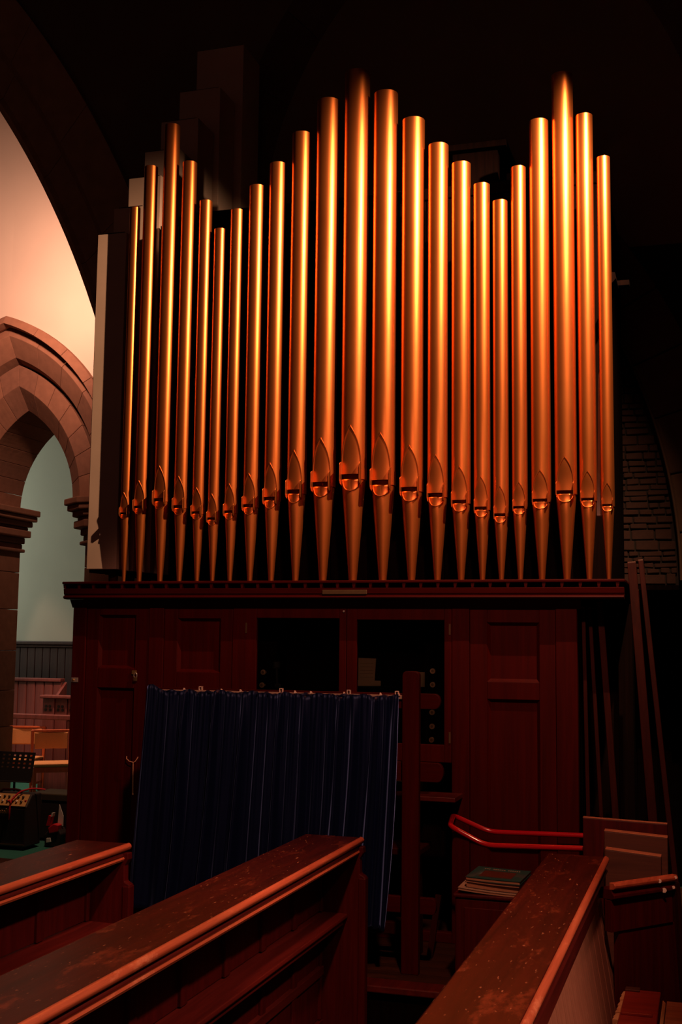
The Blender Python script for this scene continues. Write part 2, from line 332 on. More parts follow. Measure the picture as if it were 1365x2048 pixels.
# arcade wall beyond the big arch
AX, AZ, AH = -5.01, 3.31, 0.57
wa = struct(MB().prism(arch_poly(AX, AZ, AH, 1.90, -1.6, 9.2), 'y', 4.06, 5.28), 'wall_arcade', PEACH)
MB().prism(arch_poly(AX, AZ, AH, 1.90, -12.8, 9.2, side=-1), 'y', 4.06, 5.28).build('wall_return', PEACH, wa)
P_HOOD = [(1.985,3.99),(1.90,3.94),(1.885,4.05),(1.90,4.10),(1.985,4.10)]
P_OUT = [(1.898,4.11),(1.80,4.06),(1.61,4.20),(1.558,4.36),(1.558,5.1),(1.898,5.1)]
P_IN = [(1.548,4.265),(1.342,4.28),(1.14,4.49),(1.14,5.30),(1.548,5.30)]
SM = [STONE, STONE2, STONE, STONE2, STONE2]
for sd in (1, -1):
    ring(wa, 'hood_stone', AX, AZ, AH, P_HOOD, 6, SM, side=sd)
    ring(wa, 'arch_stone', AX, AZ, AH, P_OUT, 6, SM, side=sd)
    ring(wa, 'arch_stone', AX, AZ, AH, P_IN, 7, SM, side=sd)
    J = [(R, Y) for R, Y in P_IN[:4]]+[(1.548, 5.30), (1.56, 5.1), (1.898, 5.1)]+P_OUT[0:4]
    off = 0.17 if sd > 0 else -0.02
    def jp(R, Y, o=0.0): return (AX+sd*(-AH+R+o), Y)
    zc = 0.0
    for k, hh in enumerate((0.42, 0.46, 0.40, 0.44, 0.46, 0.42, 0.28)):
        MB().prism([jp(R, Y, off) for R, Y in J], 'z', zc+0.003, zc+hh-0.003).build('jamb_stone', SM[(k*3+1) % 5], wa, bevel=0.006)
        zc += hh
    # capital: stacked moulded courses swelling towards the opening
    courses = [(2.83, 2.87, 0.045), (2.87, 2.93, 0.012), (2.93, 3.00, 0.04), (3.00, 3.08, 0.105), (3.08, 3.12, 0.07), (3.12, 3.18, 0.12), (3.18, 3.24, 0.17), (3.24, 3.31, 0.20)]
    for z0, z1, d in courses:
        q = [(1.60, 4.27-d*0.7), (1.342-d*0.6, 4.28-d*0.7), (1.14-d, 4.47-d*0.5), (1.14-d, 5.32+d*0.3), (1.60, 5.32+d*0.3)]
        MB().prism([jp(R, Y, off) for R, Y in q], 'z', z0, z1-0.001).build('capital_course', STONE if d < 0.1 else STONE2, wa, bevel=0.012)
wf = struct(bx(-12.8, -1.0, 8.0, 8.3, 0, 9.2), 'wall_far', AISLE)
for k in range(34):
    x = -8.6+k*0.118
    MB().box(x, x+0.113, 7.955, 8.0, 0.05, 1.74).build('dado_plank', DADO, wf, bevel=0.008)
MB().box(-8.7, -4.5, 7.93, 8.0, 1.74, 1.775).build('dado_rail', DADO, wf, bevel=0.008)
MB().box(-8.7, -4.5, 7.90, 8.0, 1.775, 1.825).build('dado_cap', DADO, wf, bevel=0.012)

# ------------------------------------------------------------------ organ case
ZC = 2.20           # top of the pipe shelf
case = thing('organ_case', (0, 0.3, 0.25), 'dark red mahogany organ case with panelled doors below the copper pipes', 'organ case')
MB().box(-1.80, 1.535, -0.135, 0.60, 2.184, ZC).build('pipe_shelf', CASEX, case, bevel=0.004)
MB().box(-1.785, 1.525, -0.085, 0.58, 2.158, 2.183).build('slot_band', DARKWOOD, case)
for k in range(35):
    x = -1.79+k*0.0965
    MB().prism([(x, 2.158), (x+0.011, 2.158), (x+0.017, 2.183), (x-0.003, 2.183)], 'y', -0.130, -0.084).build('shelf_block', CASEX, case)
MB().prism([(-0.132, 2.157), (-0.128, 2.128), (-0.120, 2.118), (-0.132, 2.112), (-0.136, 2.104), (-0.126, 2.096), (-0.085, 2.093), (-0.085, 2.157)], 'x', -1.79, 1.53).build('cornice', CASEX, case, bevel=0.002)
MB().prism([(-0.085, 2.093), (-0.052, 2.045), (-0.030, 2.045), (-0.030, 2.093)], 'x', -1.77, 1.30).build('frieze', CASEX, case)
MB().box(-0.135, 0.128, -0.1365, -0.128, 2.120, 2.146).build('plaque', DULLBRASS, case, bevel=0.003)
case.children[-1]['label'] = 'small tarnished name plate on the cornice'
YF = -0.045
def panelled(x0, x1, z0, z1, panels, name, yf=YF, th=0.04):
    """frame of stiles and rails as one part; each sunk panel and its moulding are sub-parts"""
    mb = MB(); xa = min(p[0] for p in panels); xb = max(p[1] for p in panels)
    mb.box(x0, xa, yf, yf+th, z0, z1); mb.box(xb, x1, yf, yf+th, z0, z1)
    zs = sorted(panels, key=lambda p: p[2]); prev = z0
    for p in zs: mb.box(xa, xb, yf+0.0005, yf+th, prev, p[2]); prev = p[3]
    mb.box(xa, xb, yf+0.0005, yf+th, prev, z1)
    d = mb.build(name, CASE, case, bevel=0.003)
    for a, b, c, e in panels:
        MB().box(a-0.005, b+0.005, yf+0.022, yf+0.034, c-0.005, e+0.005).build('panel', CASE, d)
        m = MB(); w_ = 0.016
        for A, B in (((a, c), (a, e)), ((b, c), (b, e)), ((a, c), (b, c)), ((a, e), (b, e))):
            sx = w_ if A[0] == a else -w_; 
        m.add([(a, yf+0.002, c), (b, yf+0.002, c), (b, yf+0.002, e), (a, yf+0.002, e), (a+w_, yf+0.021, c+w_), (b-w_, yf+0.021, c+w_), (b-w_, yf+0.021, e-w_), (a+w_, yf+0.021, e-w_),
               (a, yf+0.023, c), (b, yf+0.023, c), (b, yf+0.023, e), (a, yf+0.023, e)],
              [(0,1,5,4),(1,2,6,5),(2,3,7,6),(3,0,4,7),(8,4,5,9),(9,5,6,10),(10,6,7,11),(11,7,4,8),(0,8,9,1),(1,9,10,2),(2,10,11,3),(3,11,8,0)])
        m.build('panel_moulding', CASE, d)
    return d
ZB = 0.25
MB().box(-1.763, -1.672, YF-0.008, 0.55, ZB, 2.05).build('corner_stile', CASE, case, bevel=0.005)
door1 = panelled(-1.669, -1.253, ZB+0.06, 2.045, [(-1.587, -1.341, 1.683, 2.001), (-1.587, -1.341, 0.42, 1.565)], 'door')
MB().box(-1.251, -1.154, YF-0.006, 0.0, ZB, 2.05).build('stile', CASE, case, bevel=0.004)
panelled(-1.152, -0.714, ZB+0.06, 2.045, [(-1.065, -0.790, 1.669, 1.983), (-1.065, -0.790, 0.42, 1.555)], 'door')
def glazed(x0, x1, gx0, gx1, gz0, gz1, hx):
    mb = MB(); z0, z1 = 1.205, 2.045; yf = YF-0.004
    mb.box(x0, gx0, yf, yf+0.035, z0, z1); mb.box(gx1, x1, yf, yf+0.035, z0, z1)
    mb.box(gx0, gx1, yf+0.0005, yf+0.035, z0, gz0); mb.box(gx0, gx1, yf+0.0005, yf+0.035, gz1, z1)
    d = mb.build('glazed_door', CASE, case, bevel=0.003)
    MB().box(gx0-0.004, gx1+0.004, yf+0.016, yf+0.020, gz0-0.004, gz1+0.004).build('pane', GLASS, d)
    for zz in (1.93, 1.34): MB().box(hx-0.005, hx+0.005, yf-0.004, yf+0.004, zz-0.03, zz+0.03).build('hinge', DULLBRASS, d)
    return d
glazed(-0.711, -0.016, -0.562, -0.058, 1.300, 1.988, -0.625)
g2 = glazed(-0.013, 0.592, 0.046, 0.551, 1.300, 1.981, 0.583)
MB().lathe([(0.0, -0.006), (0.006, -0.006), (0.007, 0.0)], (-0.030, YF-0.006, 2.028), 10, 'y').build('screw', STEEL, g2)
MB().box(0.594, 0.692, YF-0.006, 0.0, ZB, 2.05).build('stile', CASE, case, bevel=0.004)
MB().box(-0.712, -0.60, YF, 0.0, ZB, 1.203).build('stile', CASE, case, bevel=0.004)
panelled(0.694, 1.160, ZB+0.06, 2.045, [(0.789, 1.073, 1.649, 1.969), (0.789, 1.073, 0.42, 1.554)], 'door')
MB().box(1.162, 1.276, YF-0.006, 0.0, ZB, 2.05).build('stile', CASE, case, bevel=0.004)
MB().box(-1.763, 1.276, YF+0.002, 0.0, ZB, ZB+0.055).build('plinth', CASEX, case, bevel=0.004)
MB().box(1.236, 1.276, 0.0, 0.60, ZB, 2.09).build('side_return', DARKWOOD, case)
MB().box(-1.76, 1.53, 0.60, 0.64, ZB, 2.18).build('back_board', DARKWOOD, case)
MB().box(1.45, 1.53, 0.50, 0.60, ZB, 2.09).build('rear_post', DARKWOOD, case)
MB().box(-1.80, 1.45, 0.60, 1.90, 2.15, 2.199).build('rear_shelf', DARKWOOD, case)
for x in (-1.78, 1.36): MB().box(x, x+0.08, 1.80, 1.90, ZB, 2.15).build('rear_post', DARKWOOD, case)
# hasp and padlock on the first door, number plate on the corner stile, pull cord
MB().box(-1.355, -1.325, YF-0.010, YF, 1.648, 1.672).build('hasp', BRASS, door1, bevel=0.002)
MB().tube([(-1.327+0.010*math.cos(a), YF-0.014, 1.642+0.016*math.sin(a)) for a in [i*PI/6 for i in range(12)]], 0.0028, 6, closed=True).build('padlock_shackle', STEEL, door1, smooth=True)
MB().box(-1.338, -1.316, YF-0.022, YF-0.008, 1.608, 1.634).build('padlock', DULLBRASS, door1, bevel=0.003)
pl = MB().box(-1.757, -1.712, YF-0.014, YF-0.008, 1.594, 1.622).build('plate', STEEL, case, bevel=0.002); pl['label'] = 'small white metal catch plate'
MB().lathe([(0.0, -0.010), (0.006, -0.008), (0.007, 0.0)], (-1.742, YF-0.014, 1.608), 10, 'y').build('screw', BRASS, case)
# console recess: back board, jambs with stop knobs, music desk
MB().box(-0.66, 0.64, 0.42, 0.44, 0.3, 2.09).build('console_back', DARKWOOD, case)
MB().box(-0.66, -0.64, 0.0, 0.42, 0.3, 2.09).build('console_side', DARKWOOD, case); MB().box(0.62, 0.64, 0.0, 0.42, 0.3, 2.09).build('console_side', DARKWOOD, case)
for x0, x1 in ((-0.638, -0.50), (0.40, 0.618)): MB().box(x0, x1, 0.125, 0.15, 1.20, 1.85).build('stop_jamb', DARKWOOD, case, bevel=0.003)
def knob(x, z):
    k = MB().lathe([(0.006, 0.0), (0.006, -0.030), (0.013, -0.034), (0.0155, -0.040), (0.0155, -0.047), (0.013, -0.050), (0.0, -0.051)], (x, 0.125, z), 16, 'y').build('stop_knob', IVORY, case, smooth=True)
    MB().lathe([(0.008, -0.0512), (0.0, -0.0516)], (x, 0.125, z), 12, 'y').build('engraving', DULLBRASS, k)
for x, z in ((-0.565, 1.672), (-0.572, 1.597), (-0.573, 1.52), (-0.573, 1.445)): knob(x, z)
for x, z in ((0.457, 1.697), (0.457, 1.621), (0.456, 1.545), (0.454, 1.467), (0.454, 1.389), (0.452, 1.314)): knob(x, z)
MB().box(-0.48, 0.39, 0.235, 0.262, 1.30, 1.80).build('music_desk', DARKWOOD, case, bevel=0.004)
MB().box(-0.48, 0.39, 0.19, 0.236, 1.585, 1.60).build('music_ledge', DARKWOOD, case, bevel=0.003)
MB().prism([(-0.25, 1.02), (-0.04, 1.02), (-0.04, 1.045), (-0.25, 1.045)], 'x', -0.60, 0.655).build('key_desk', PEWDARKY, case, bevel=0.004)
for x in (-0.52, 0.56): MB().prism([(-0.22, 1.02), (-0.045, 1.02), (-0.045, 0.84), (-0.08, 0.85)], 'x', x-0.015, x+0.015).build('bracket', DARKWOOD, case, bevel=0.003)
for k in range(42):     # manual naturals
    MB().box(-0.46+k*0.0205, -0.46+k*0.0205+0.0195, -0.10, 0.10, 1.1, 1.115).build('key', IVORY, case)
MB().box(-0.48, 0.42, 0.0, 0.12, 1.046, 1.099).build('key_bed', DARKWOOD, case)
MB().box(-0.55, -0.47, 0.02, 0.05, 1.118, 1.122).build('key_slip', DARKWOOD, case)
# sheets on the music desk, lamp beside the stops
sh = tag(MB().prism([(-0.022, 1.602), (0.075, 1.602), (0.085, 1.760), (-0.022, 1.763)], 'y', 0.222, 0.228).build('music_sheet', PAPER), 'cream sheet of music propped behind the right glazed door', 'paper')
for k in range(6):
    MB().box(-0.012, 0.07, 0.2213, 0.2222, 1.63+k*0.02, 1.6322+k*0.02).build('stave', DULLBRASS, sh)
tag(MB().prism([(-0.02, 1.60), (0.118, 1.602), (0.118, 1.632), (-0.02, 1.634)], 'y', 0.205, 0.214).build('slip_of_card', PAPER), 'long low slip of card lying before the music sheet', 'card')
tag(MB().prism([(0.335, 1.602), (0.388, 1.602), (0.390, 1.686), (0.336, 1.688)], 'y', 0.215, 0.221).build('note_card', PAPER), 'small faint card standing just right of the screen post', 'card')
ld = thing('clip_lamp', (-0.485, 0.115, 1.60), 'small black clip lamp beside the stop knobs behind the left glass', 'lamp')
MB().tube([(-0.485, 0.118, 1.58), (-0.487, 0.10, 1.64), (-0.483, 0.09, 1.70)], 0.006, 8).build('stem', BLACKM, ld, smooth=True)
MB().lathe([(0.012, -0.02), (0.022, -0.012), (0.024, 0.018), (0.010, 0.026)], (-0.483, 0.085, 1.715), 14, 'z').build('shade', BLACKM, ld, smooth=True)
MB().box(-0.500, -0.470, 0.10, 0.128, 1.585, 1.605).build('clip', BLACKM, ld, bevel=0.003)
st = thing('pull_cord', (-1.335, YF-0.01, 1.14), 'pale string looped on the left door with a hanging tail', 'string')
MB().tube([(-1.372, YF-0.006, 1.165), (-1.370, YF-0.010, 1.152), (-1.352, YF-0.012, 1.138), (-1.325, YF-0.012, 1.132), (-1.312, YF-0.012, 1.138), (-1.303, YF-0.010, 1.152), (-1.297, YF-0.006, 1.165)], 0.0026, 6).build('loop', STRING, st, smooth=True)
MB().tube([(-1.325, YF-0.012, 1.132), (-1.324, YF-0.013, 1.05), (-1.322, YF-0.012, 0.955)], 0.0024, 6).build('tail', STRING, st, smooth=True)
MB().lathe([(0.001, -0.006), (0.005, -0.002), (0.004, 0.006), (0.001, 0.008)], (-1.322, YF-0.012, 0.948), 8, 'z').build('knot', STRING, st, smooth=True)

# ------------------------------------------------------------------ metal pipes
PIPES = [(-1.455,0.0330,2.362,0.547,0.386),(-1.351,0.0425,2.619,0.616,0.412),(-1.212,0.0490,2.874,0.700,0.440),(-1.085,0.0450,2.617,0.634,0.402),
(-0.969,0.0395,2.356,0.563,0.373),(-0.869,0.0369,2.167,0.524,0.335),(-0.757,0.0406,2.277,0.581,0.368),(-0.630,0.0480,2.415,0.638,0.394),
(-0.496,0.0510,2.542,0.695,0.427),(-0.345,0.0577,2.714,0.763,0.455),(-0.177,0.0690,2.899,0.826,0.485),(0.004,0.0755,3.052,0.890,0.516),
(0.182,0.0716,2.899,0.840,0.481),(0.351,0.0660,2.714,0.762,0.448),(0.501,0.0589,2.542,0.706,0.417),(0.636,0.0550,2.415,0.637,0.384),
(0.756,0.0468,2.277,0.577,0.351),(0.862,0.0427,2.167,0.522,0.317),(0.967,0.0425,2.356,0.541,0.362),(1.085,0.0536,2.617,0.602,0.390),
(1.220,0.0594,2.874,0.670,0.423),(1.340,0.0467,2.619,0.590,0.393),(1.443,0.0365,2.362,0.523,0.369)]
ORD = ['leftmost','second','third','fourth','fifth','sixth','seventh','eighth','ninth','tenth','eleventh','twelfth','eleventh','tenth','ninth','eighth','seventh','sixth','fifth','fourth','third','second','rightmost']
TH = math.radians(50)
ANG = [math.radians(-56+2.8*i) for i in range(41)]+[math.radians(56+8*i) for i in range(1, 31)]
ANG = [a for a in ANG if a < math.radians(303.9)]
def organ_pipe(i, x, r, top, apex, lip):
    if i == 11: lab = 'tallest copper organ pipe at the centre of the row'
    elif i == 0: lab = 'leftmost thin copper organ pipe beside the pale wooden pipe'
    elif i == 22: lab = 'rightmost thin copper organ pipe at the end of the shelf'
    else: lab = '%s copper organ pipe counted from the %s end of the row' % (ORD[i], 'left' if i < 11 else 'right')
    t = thing('organ_pipe', (x, 0, ZC), lab, 'organ pipe', 'copper front pipes of the organ')
    H = apex-lip; s1 = apex-0.735*H; s0 = apex-0.815*H; n = len(ANG)
    leaf = lambda q: TH*(1-max(0, min(1, q))**2.7)
    def ring_pts(R, z, al):
        fw = (0.32+0.28*(al/TH)**2) if z > s0-0.001 else 0.38
        return [(x+R*math.sin(a), (-R*(fw*math.cos(al)+(1-fw)*math.cos(a)) if abs(a) < al else -R*math.cos(a)), ZC+z) for a in ANG]
    mb = MB(); rows = [(s0, 0, True)]
    rows += [(s1+(apex-s1)*j/26, leaf(j/26), False) for j in range(27)]
    rows += [(apex+(top-apex)*j/5, 0, False) for j in range(1, 6)]
    vs = []
    for z, al, _ in rows: vs += ring_pts(r, z, al)
    fs = []
    for j in range(len(rows)-1):
        for k in range(n):
            k2 = (k+1) % n
            if j == 0 and k < 40 and abs((ANG[k]+ANG[k2])/2) < TH: continue
            fs.append((j*n+k, j*n+k2, (j+1)*n+k2, (j+1)*n+k))
    # thin rim at the open top, rolled inwards
    o = len(vs); vs += [(x+(r-0.002)*math.sin(a), -(r-0.002)*math.cos(a), ZC+top) for a in ANG]; vs += [(x+(r-0.002)*math.sin(a), -(r-0.002)*math.cos(a), ZC+top-0.25) for a in ANG]
    b0 = (len(rows)-1)*n
    fs += [(b0+k, b0+(k+1) % n, o+(k+1) % n, o+k) for k in range(n)]+[(o+k, o+(k+1) % n, o+n+(k+1) % n, o+n+k) for k in range(n)]
    mb.add(vs, fs).build('body', COPPER, t, smooth=True)
    # conical foot with rounded lower lip
    rf = 0.93*r; rt = 0.30*r
    rad = lambda z: rt+(rf-rt)*(z/s0)
    rows = [(lip*j/6, 0) for j in range(6)]+[(lip+(s0-lip)*j/12, TH*math.sqrt(max(0, 1-(1-j/12)**2))) for j in range(13)]
    vs = []
    for z, al in rows: vs += ring_pts(rad(z), z, al)
    fs = [(j*n+k, j*n+(k+1) % n, (j+1)*n+(k+1) % n, (j+1)*n+k) for j in range(len(rows)-1) for k in range(n)]
    fs += [tuple(range(n))[::-1], tuple((len(rows)-1)*n+k for k in range(n))]
    MB().add(vs, fs).build('foot', COPPER, t, smooth=True)
    br = max(0.0022, 0.050*r)
    pts = []
    for q in [1.03]+[1-j/16 for j in range(0, 17)]:
        al = leaf(min(1, q)); pts.append((al, s1+(apex-s1)*q))
    bd = MB().tube([(x+r*math.sin(a), -r*math.cos(a)-br*0.6, ZC+z) for a, z in pts], br, 6)
    bd.tube([(x-r*math.sin(a), -r*math.cos(a)-br*0.6, ZC+z) for a, z in pts[1:]], br, 6)
    bd.build('lip_bead', COPPER, t, smooth=True)
    lo = []
    for j in range(-12, 13):
        u = 1-abs(j)/12; uu = u
        al = TH*math.sqrt(max(0, 1-(uu)**2)) * (1 if j > 0 else -1); z = lip+(s0-lip)*(1-uu); R = rad(z)
        lo.append((x+R*math.sin(al), -R*math.cos(al)-br*0.3, ZC+z))
    MB().tube(lo, br, 6).build('lower_lip_bead', COPPER, t, smooth=True)
    for sd in (-1, 1):
        xe = x+sd*r*math.sin(TH); tk = max(0.0024, 0.045*r); ye = -r*math.cos(TH)
        z1 = ZC+s1+0.17*H; z0 = ZC+s0-0.07*H
        poly = [(ye+0.012*0, z0-0.03*H), (ye-0.50*r, z0), (ye-0.60*r, z0+0.012), (ye-0.60*r, z1-0.03*H), (ye-0.48*r, z1), (ye-0.05*r, z1+0.01)]
        e = MB().prism(poly, 'x', xe-tk/2+sd*tk*0.3, xe+tk/2+sd*tk*0.3).build('ear', COPPER, t, bevel=0.0008, seg=1)
    return t
for i, p in enumerate(PIPES): organ_pipe(i, *p)

# ------------------------------------------------------------------ swell box and wooden bass pipes behind
sw = thing('swell_box', (0, 0.9, ZC), 'dark wooden swell box standing in shadow behind the copper pipes', 'organ box')
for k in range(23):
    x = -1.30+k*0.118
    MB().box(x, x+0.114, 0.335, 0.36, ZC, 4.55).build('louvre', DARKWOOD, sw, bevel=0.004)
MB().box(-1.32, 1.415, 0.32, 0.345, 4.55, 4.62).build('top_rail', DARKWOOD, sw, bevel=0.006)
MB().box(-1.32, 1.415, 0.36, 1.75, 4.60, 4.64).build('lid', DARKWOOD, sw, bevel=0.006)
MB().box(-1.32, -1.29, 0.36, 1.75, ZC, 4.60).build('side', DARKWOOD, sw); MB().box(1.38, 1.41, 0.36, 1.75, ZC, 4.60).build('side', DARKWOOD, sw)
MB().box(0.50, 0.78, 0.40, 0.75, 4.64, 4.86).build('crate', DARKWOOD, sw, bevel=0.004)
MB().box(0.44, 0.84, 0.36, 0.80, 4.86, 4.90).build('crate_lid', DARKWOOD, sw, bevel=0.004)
for k, (z0, z1) in enumerate(((2.56, 3.36),)):
    tag(MB().prism([(1.376, z0), (1.412, z0), (1.406, z1), (1.394, z1)], 'y', 0.085, 0.135).build('conveyance_trunk', WHITEPAINT), 'slim white painted trunk seen between the two rightmost copper pipes', 'wind trunk')
for (x, z, w_, h_) in ((0.095, 3.60, 0.014, 0.06), (-0.105, 3.62, 0.010, 0.03), (-0.44, 4.12, 0.012, 0.10), (1.165, 4.17, 0.012, 0.05), (-1.165, 3.5, 0.01, 0.05)):
    MB().box(x-w_/2, x+w_/2, 0.325, 0.335, z-h_/2, z+h_/2).build('peg', GREYPAINT, sw)
MB().prism([(1.455, 3.83), (1.50, 3.88), (1.495, 3.915), (1.465, 3.92)], 'y', 0.05, 0.30).build('support_bracket', DARKWOOD, sw, bevel=0.002)
MB().box(1.47, 1.56, 0.24, 0.30, 3.895, 3.925).build('support_arm', DARKWOOD, sw, bevel=0.002)
WX = -1.735
WP = [(0.036, 4.428, 0.205, 0.17), (0.236, 4.674, 0.22, 0.175), (0.428, 4.954, 0.24, 0.20), (0.648, 5.232, 0.265, 0.22), (0.890, 5.556, 0.29, 0.27), (1.181, 5.917, 0.327, 0.27), (1.470, 6.383, 0.386, 0.34)]
WN = ['shortest pale wooden box pipe at the front of the stepped row', 'second wooden box pipe of the stepped row, in shadow', 'third wooden box pipe of the stepped row', 'fourth wooden box pipe of the stepped row',
      'fifth wooden box pipe with a black side, behind the tall left copper pipe', 'sixth wooden box pipe, second tallest in the dark', 'tallest wooden box pipe at the back of the stepped row']
for (y, z, wx, wy), lab in zip(WP, WN):
    t = thing('wooden_pipe', (WX+wx/2, y+wy/2, 2.2), lab, 'organ pipe', 'stepped wooden bass pipes')
    zb = 2.285
    MB().box(WX, WX+wx, y, y+wy, zb, z).build('body', GREYPAINT, t, bevel=0.004)
    MB().box(WX+0.015, WX-0.015+wx, y+0.012, y+wy-0.012, zb-0.02, zb).build('foot_block', DARKWOOD, t)
    MB().lathe([(0.028, 2.20), (0.030, zb-0.02)], (WX+wx*0.7, y+wy/2, 0), 12).build('foot', BATTEN, t, smooth=True)
    MB().box(WX+0.025, WX-0.025+wx, y+0.02, y+wy-0.02, z-0.05, z+0.012).build('stopper', DARKWOOD, t)

# ------------------------------------------------------------------ the organ spotlight's fitting, added unseen above the frame
sp = thing('added_spotlight_fitting', (2.10, -1.25, 5.2), 'black spotlight fitting, added unseen, with a flap hung above the right of the organ', 'spotlight')
MB().box(1.80, 2.26, -1.46, -1.19, 5.034, 5.040).build('light_blocker', BLACKM, sp)  # added unseen plate that keeps the spotlight off the case
MB().lathe([(0.05, 0.10), (0.075, 0.12), (0.085, 0.30), (0.03, 0.36)], (2.10, -1.25, 5.2), 20).build('housing', BLACKM, sp, smooth=True)
MB().tube([(2.10, -1.25, 5.5), (2.10, -1.25, 9.2)], 0.012, 8).build('rod', BLACKM, sp, smooth=True)
for x in (2.00, 2.20): MB().tube([(x, -1.40, 5.05), (x, -1.40, 5.36), (2.10, -1.28, 5.40)], 0.006, 6).build('arm', BLACKM, sp)

# ------------------------------------------------------------------ curtain screen
sc = thing('curtain_screen', (-0.18, -0.65, 0.25), 'red wooden post and rail screen that carries the blue curtain', 'screen')
def rail(x0, x1, z0, z1, name, rr):
    p = [(x0, z0), (x1-rr, z0)]+[(x1-rr+rr*math.sin(a), (z0+z1)/2-(z1-z0)/2*math.cos(a)) for a in [PI*i/10 for i in range(1, 10)]]+[(x1-rr, z1), (x0, z1)]
    return MB().prism(p, 'y', -0.662, -0.630).build(name, CASEX, sc, bevel=0.003)
rail(-0.925, 0.665, 1.525, 1.601, 'top_rail', 0.030)
rail(-0.925, 0.680, 1.168, 1.262, 'middle_rail', 0.030)
rail(-0.925, 0.645, 0.530, 0.608, 'bottom_rail', 0.018)
def post(x0, x1):
    z1 = 1.712; rr = 0.022
    p = [(x0, 0.25), (x1, 0.25), (x1, z1-rr)]+[(x1-rr+rr*math.cos(a), z1-rr+rr*math.sin(a)) for a in (PI/8, PI/4, PI*3/8)]+[(x1-rr, z1), (x0+rr, z1)]+[(x0+rr-rr*math.sin(a), z1-rr+rr*math.cos(a)) for a in (PI/8, PI/4, PI*3/8)]+[(x0, z1-rr)]
    MB().prism(p, 'y', -0.705, -0.663).build('post', CASE, sc, bevel=0.004)
post(0.480, 0.566)
MB().box(-0.93, -0.85, -0.630, -0.590, 0.25, 1.59).build('rear_post', CASE, sc, bevel=0.004)
MB().box(-0.92, 0.478, -0.676, -0.662, 1.572, 1.592).build('curtain_track', TRACK, sc, bevel=0.002)
for x in (-0.628, -0.174, 0.192, 0.445):
    q = MB().box(x-0.009, x-0.006, -0.680, -0.664, 1.590, 1.612); q.box(x+0.006, x+0.009, -0.680, -0.664, 1.590, 1.612); q.box(x-0.006, x+0.006, -0.680, -0.664, 1.609, 1.612)
    q.build('track_clip', CHIP, sc)
for x in (-0.722, -0.508, -0.097, -0.011, 0.168, 0.36, 0.455, -0.40):
    MB().prism([(x-0.004, 1.588), (x+0.008, 1.590), (x+0.003, 1.600), (x-0.002, 1.602)], 'y', -0.684, -0.672).build('runner', CHIP, sc)
cu = thing('curtain', (-0.25, -0.70, 0.48), 'gathered navy blue velvet curtain hanging from the screen rail', 'curtain')
nu, nv = 420, 46
folds = [(-0.925, .020), (-0.80, .017), (-0.72, .026), (-0.66, .018), (-0.545, .024), (-0.47, .012), (-0.385, .026), (-0.30, .012), (-0.235, .018), (-0.185, .022), (-0.125, .016), (-0.055, .024), (0.01, .016), (0.075, .020), (0.135, .026), (0.215, .022), (0.275, .014), (0.325, .026), (0.385, .014), (0.43, .024)]
vs = []; fs = []
for j in range(nv+1):
    v = j/nv
    xl = -0.930-0.058*v**1.2; xr = 0.460-0.045*v**2
    for i in range(nu+1):
        u = i/nu; xt = -0.955+1.40*u
        x = xl+(xr-xl)*u
        g = min(1, v*6)
        y = -0.700
        for fx, fa in folds:
            wd = 0.0115+0.011*v; d = (xt-fx-0.012*math.sin(3*v+fx*9)*v)/wd
            y -= fa*(2.3 if fa > 0.021 else 1.3)*(0.45+0.55*g)*math.exp(-d*d)*(0.75+0.5*v)
        y += 0.006*math.sin(xt*95+1.3*math.sin(v*3))*(0.5+v*0.4)+0.0045*math.sin(xt*210)*(1-v)
        y -= 0.02*v
        ztop = 1.588+0.007*math.sin(xt*33)+0.004*math.sin(xt*71+1)+(0.030*math.exp(-((xt+0.925)/0.03)**2))
        zbot = 0.455+0.014*math.sin(xt*5+0.6)+0.005*math.sin(xt*31)
        vs.append((x, y, ztop+(zbot-ztop)*v))
for j in range(nv):
    for i in range(nu):
        a = j*(nu+1)+i; fs.append((a, a+1+nu, a+2+nu, a+1))
cl = MB().add(vs, fs).build('cloth', VELVET, cu, smooth='all')
md = cl.modifiers.new('thickness', 'SOLIDIFY'); md.thickness = 0.004; md.offset = 1.0
hd = MB()   # ruched heading tape
pts = [(-0.925+1.38*i/90, -0.688-0.010*math.sin(i*1.7)-0.004*math.sin(i*3.1), 1.578+0.005*math.sin(i*0.9)) for i in range(91)]
hd.tube(pts, [0.010+0.003*math.sin(i*2.3) for i in range(91)], 8).build('heading', VELVET, cu, smooth='all')

# ------------------------------------------------------------------ organ bench behind the curtain
ob = thing('organ_bench', (0.0, -0.38, 0.25), 'dark wooden organ bench tucked behind the curtain screen', 'bench')
MB().box(-0.55, 0.53, -0.52, -0.24, 0.78, 0.815).build('seat', BATTEN, ob, bevel=0.006)
for x in (-0.48, 0.47):
    MB().prism([(-0.50, 0.25), (-0.26, 0.25), (-0.29, 0.78), (-0.47, 0.78)], 'x', x-0.018, x+0.018).build('leg', BATTEN, ob, bevel=0.004)
MB().box(-0.46, 0.45, -0.40, -0.36, 0.36, 0.42).build('stretcher', BATTEN, ob, bevel=0.004)
MB().beam((0.545, -0.36, 0.25), (0.585, -0.33, 0.56), 0.03, 0.02).build('prop', BATTEN, ob)

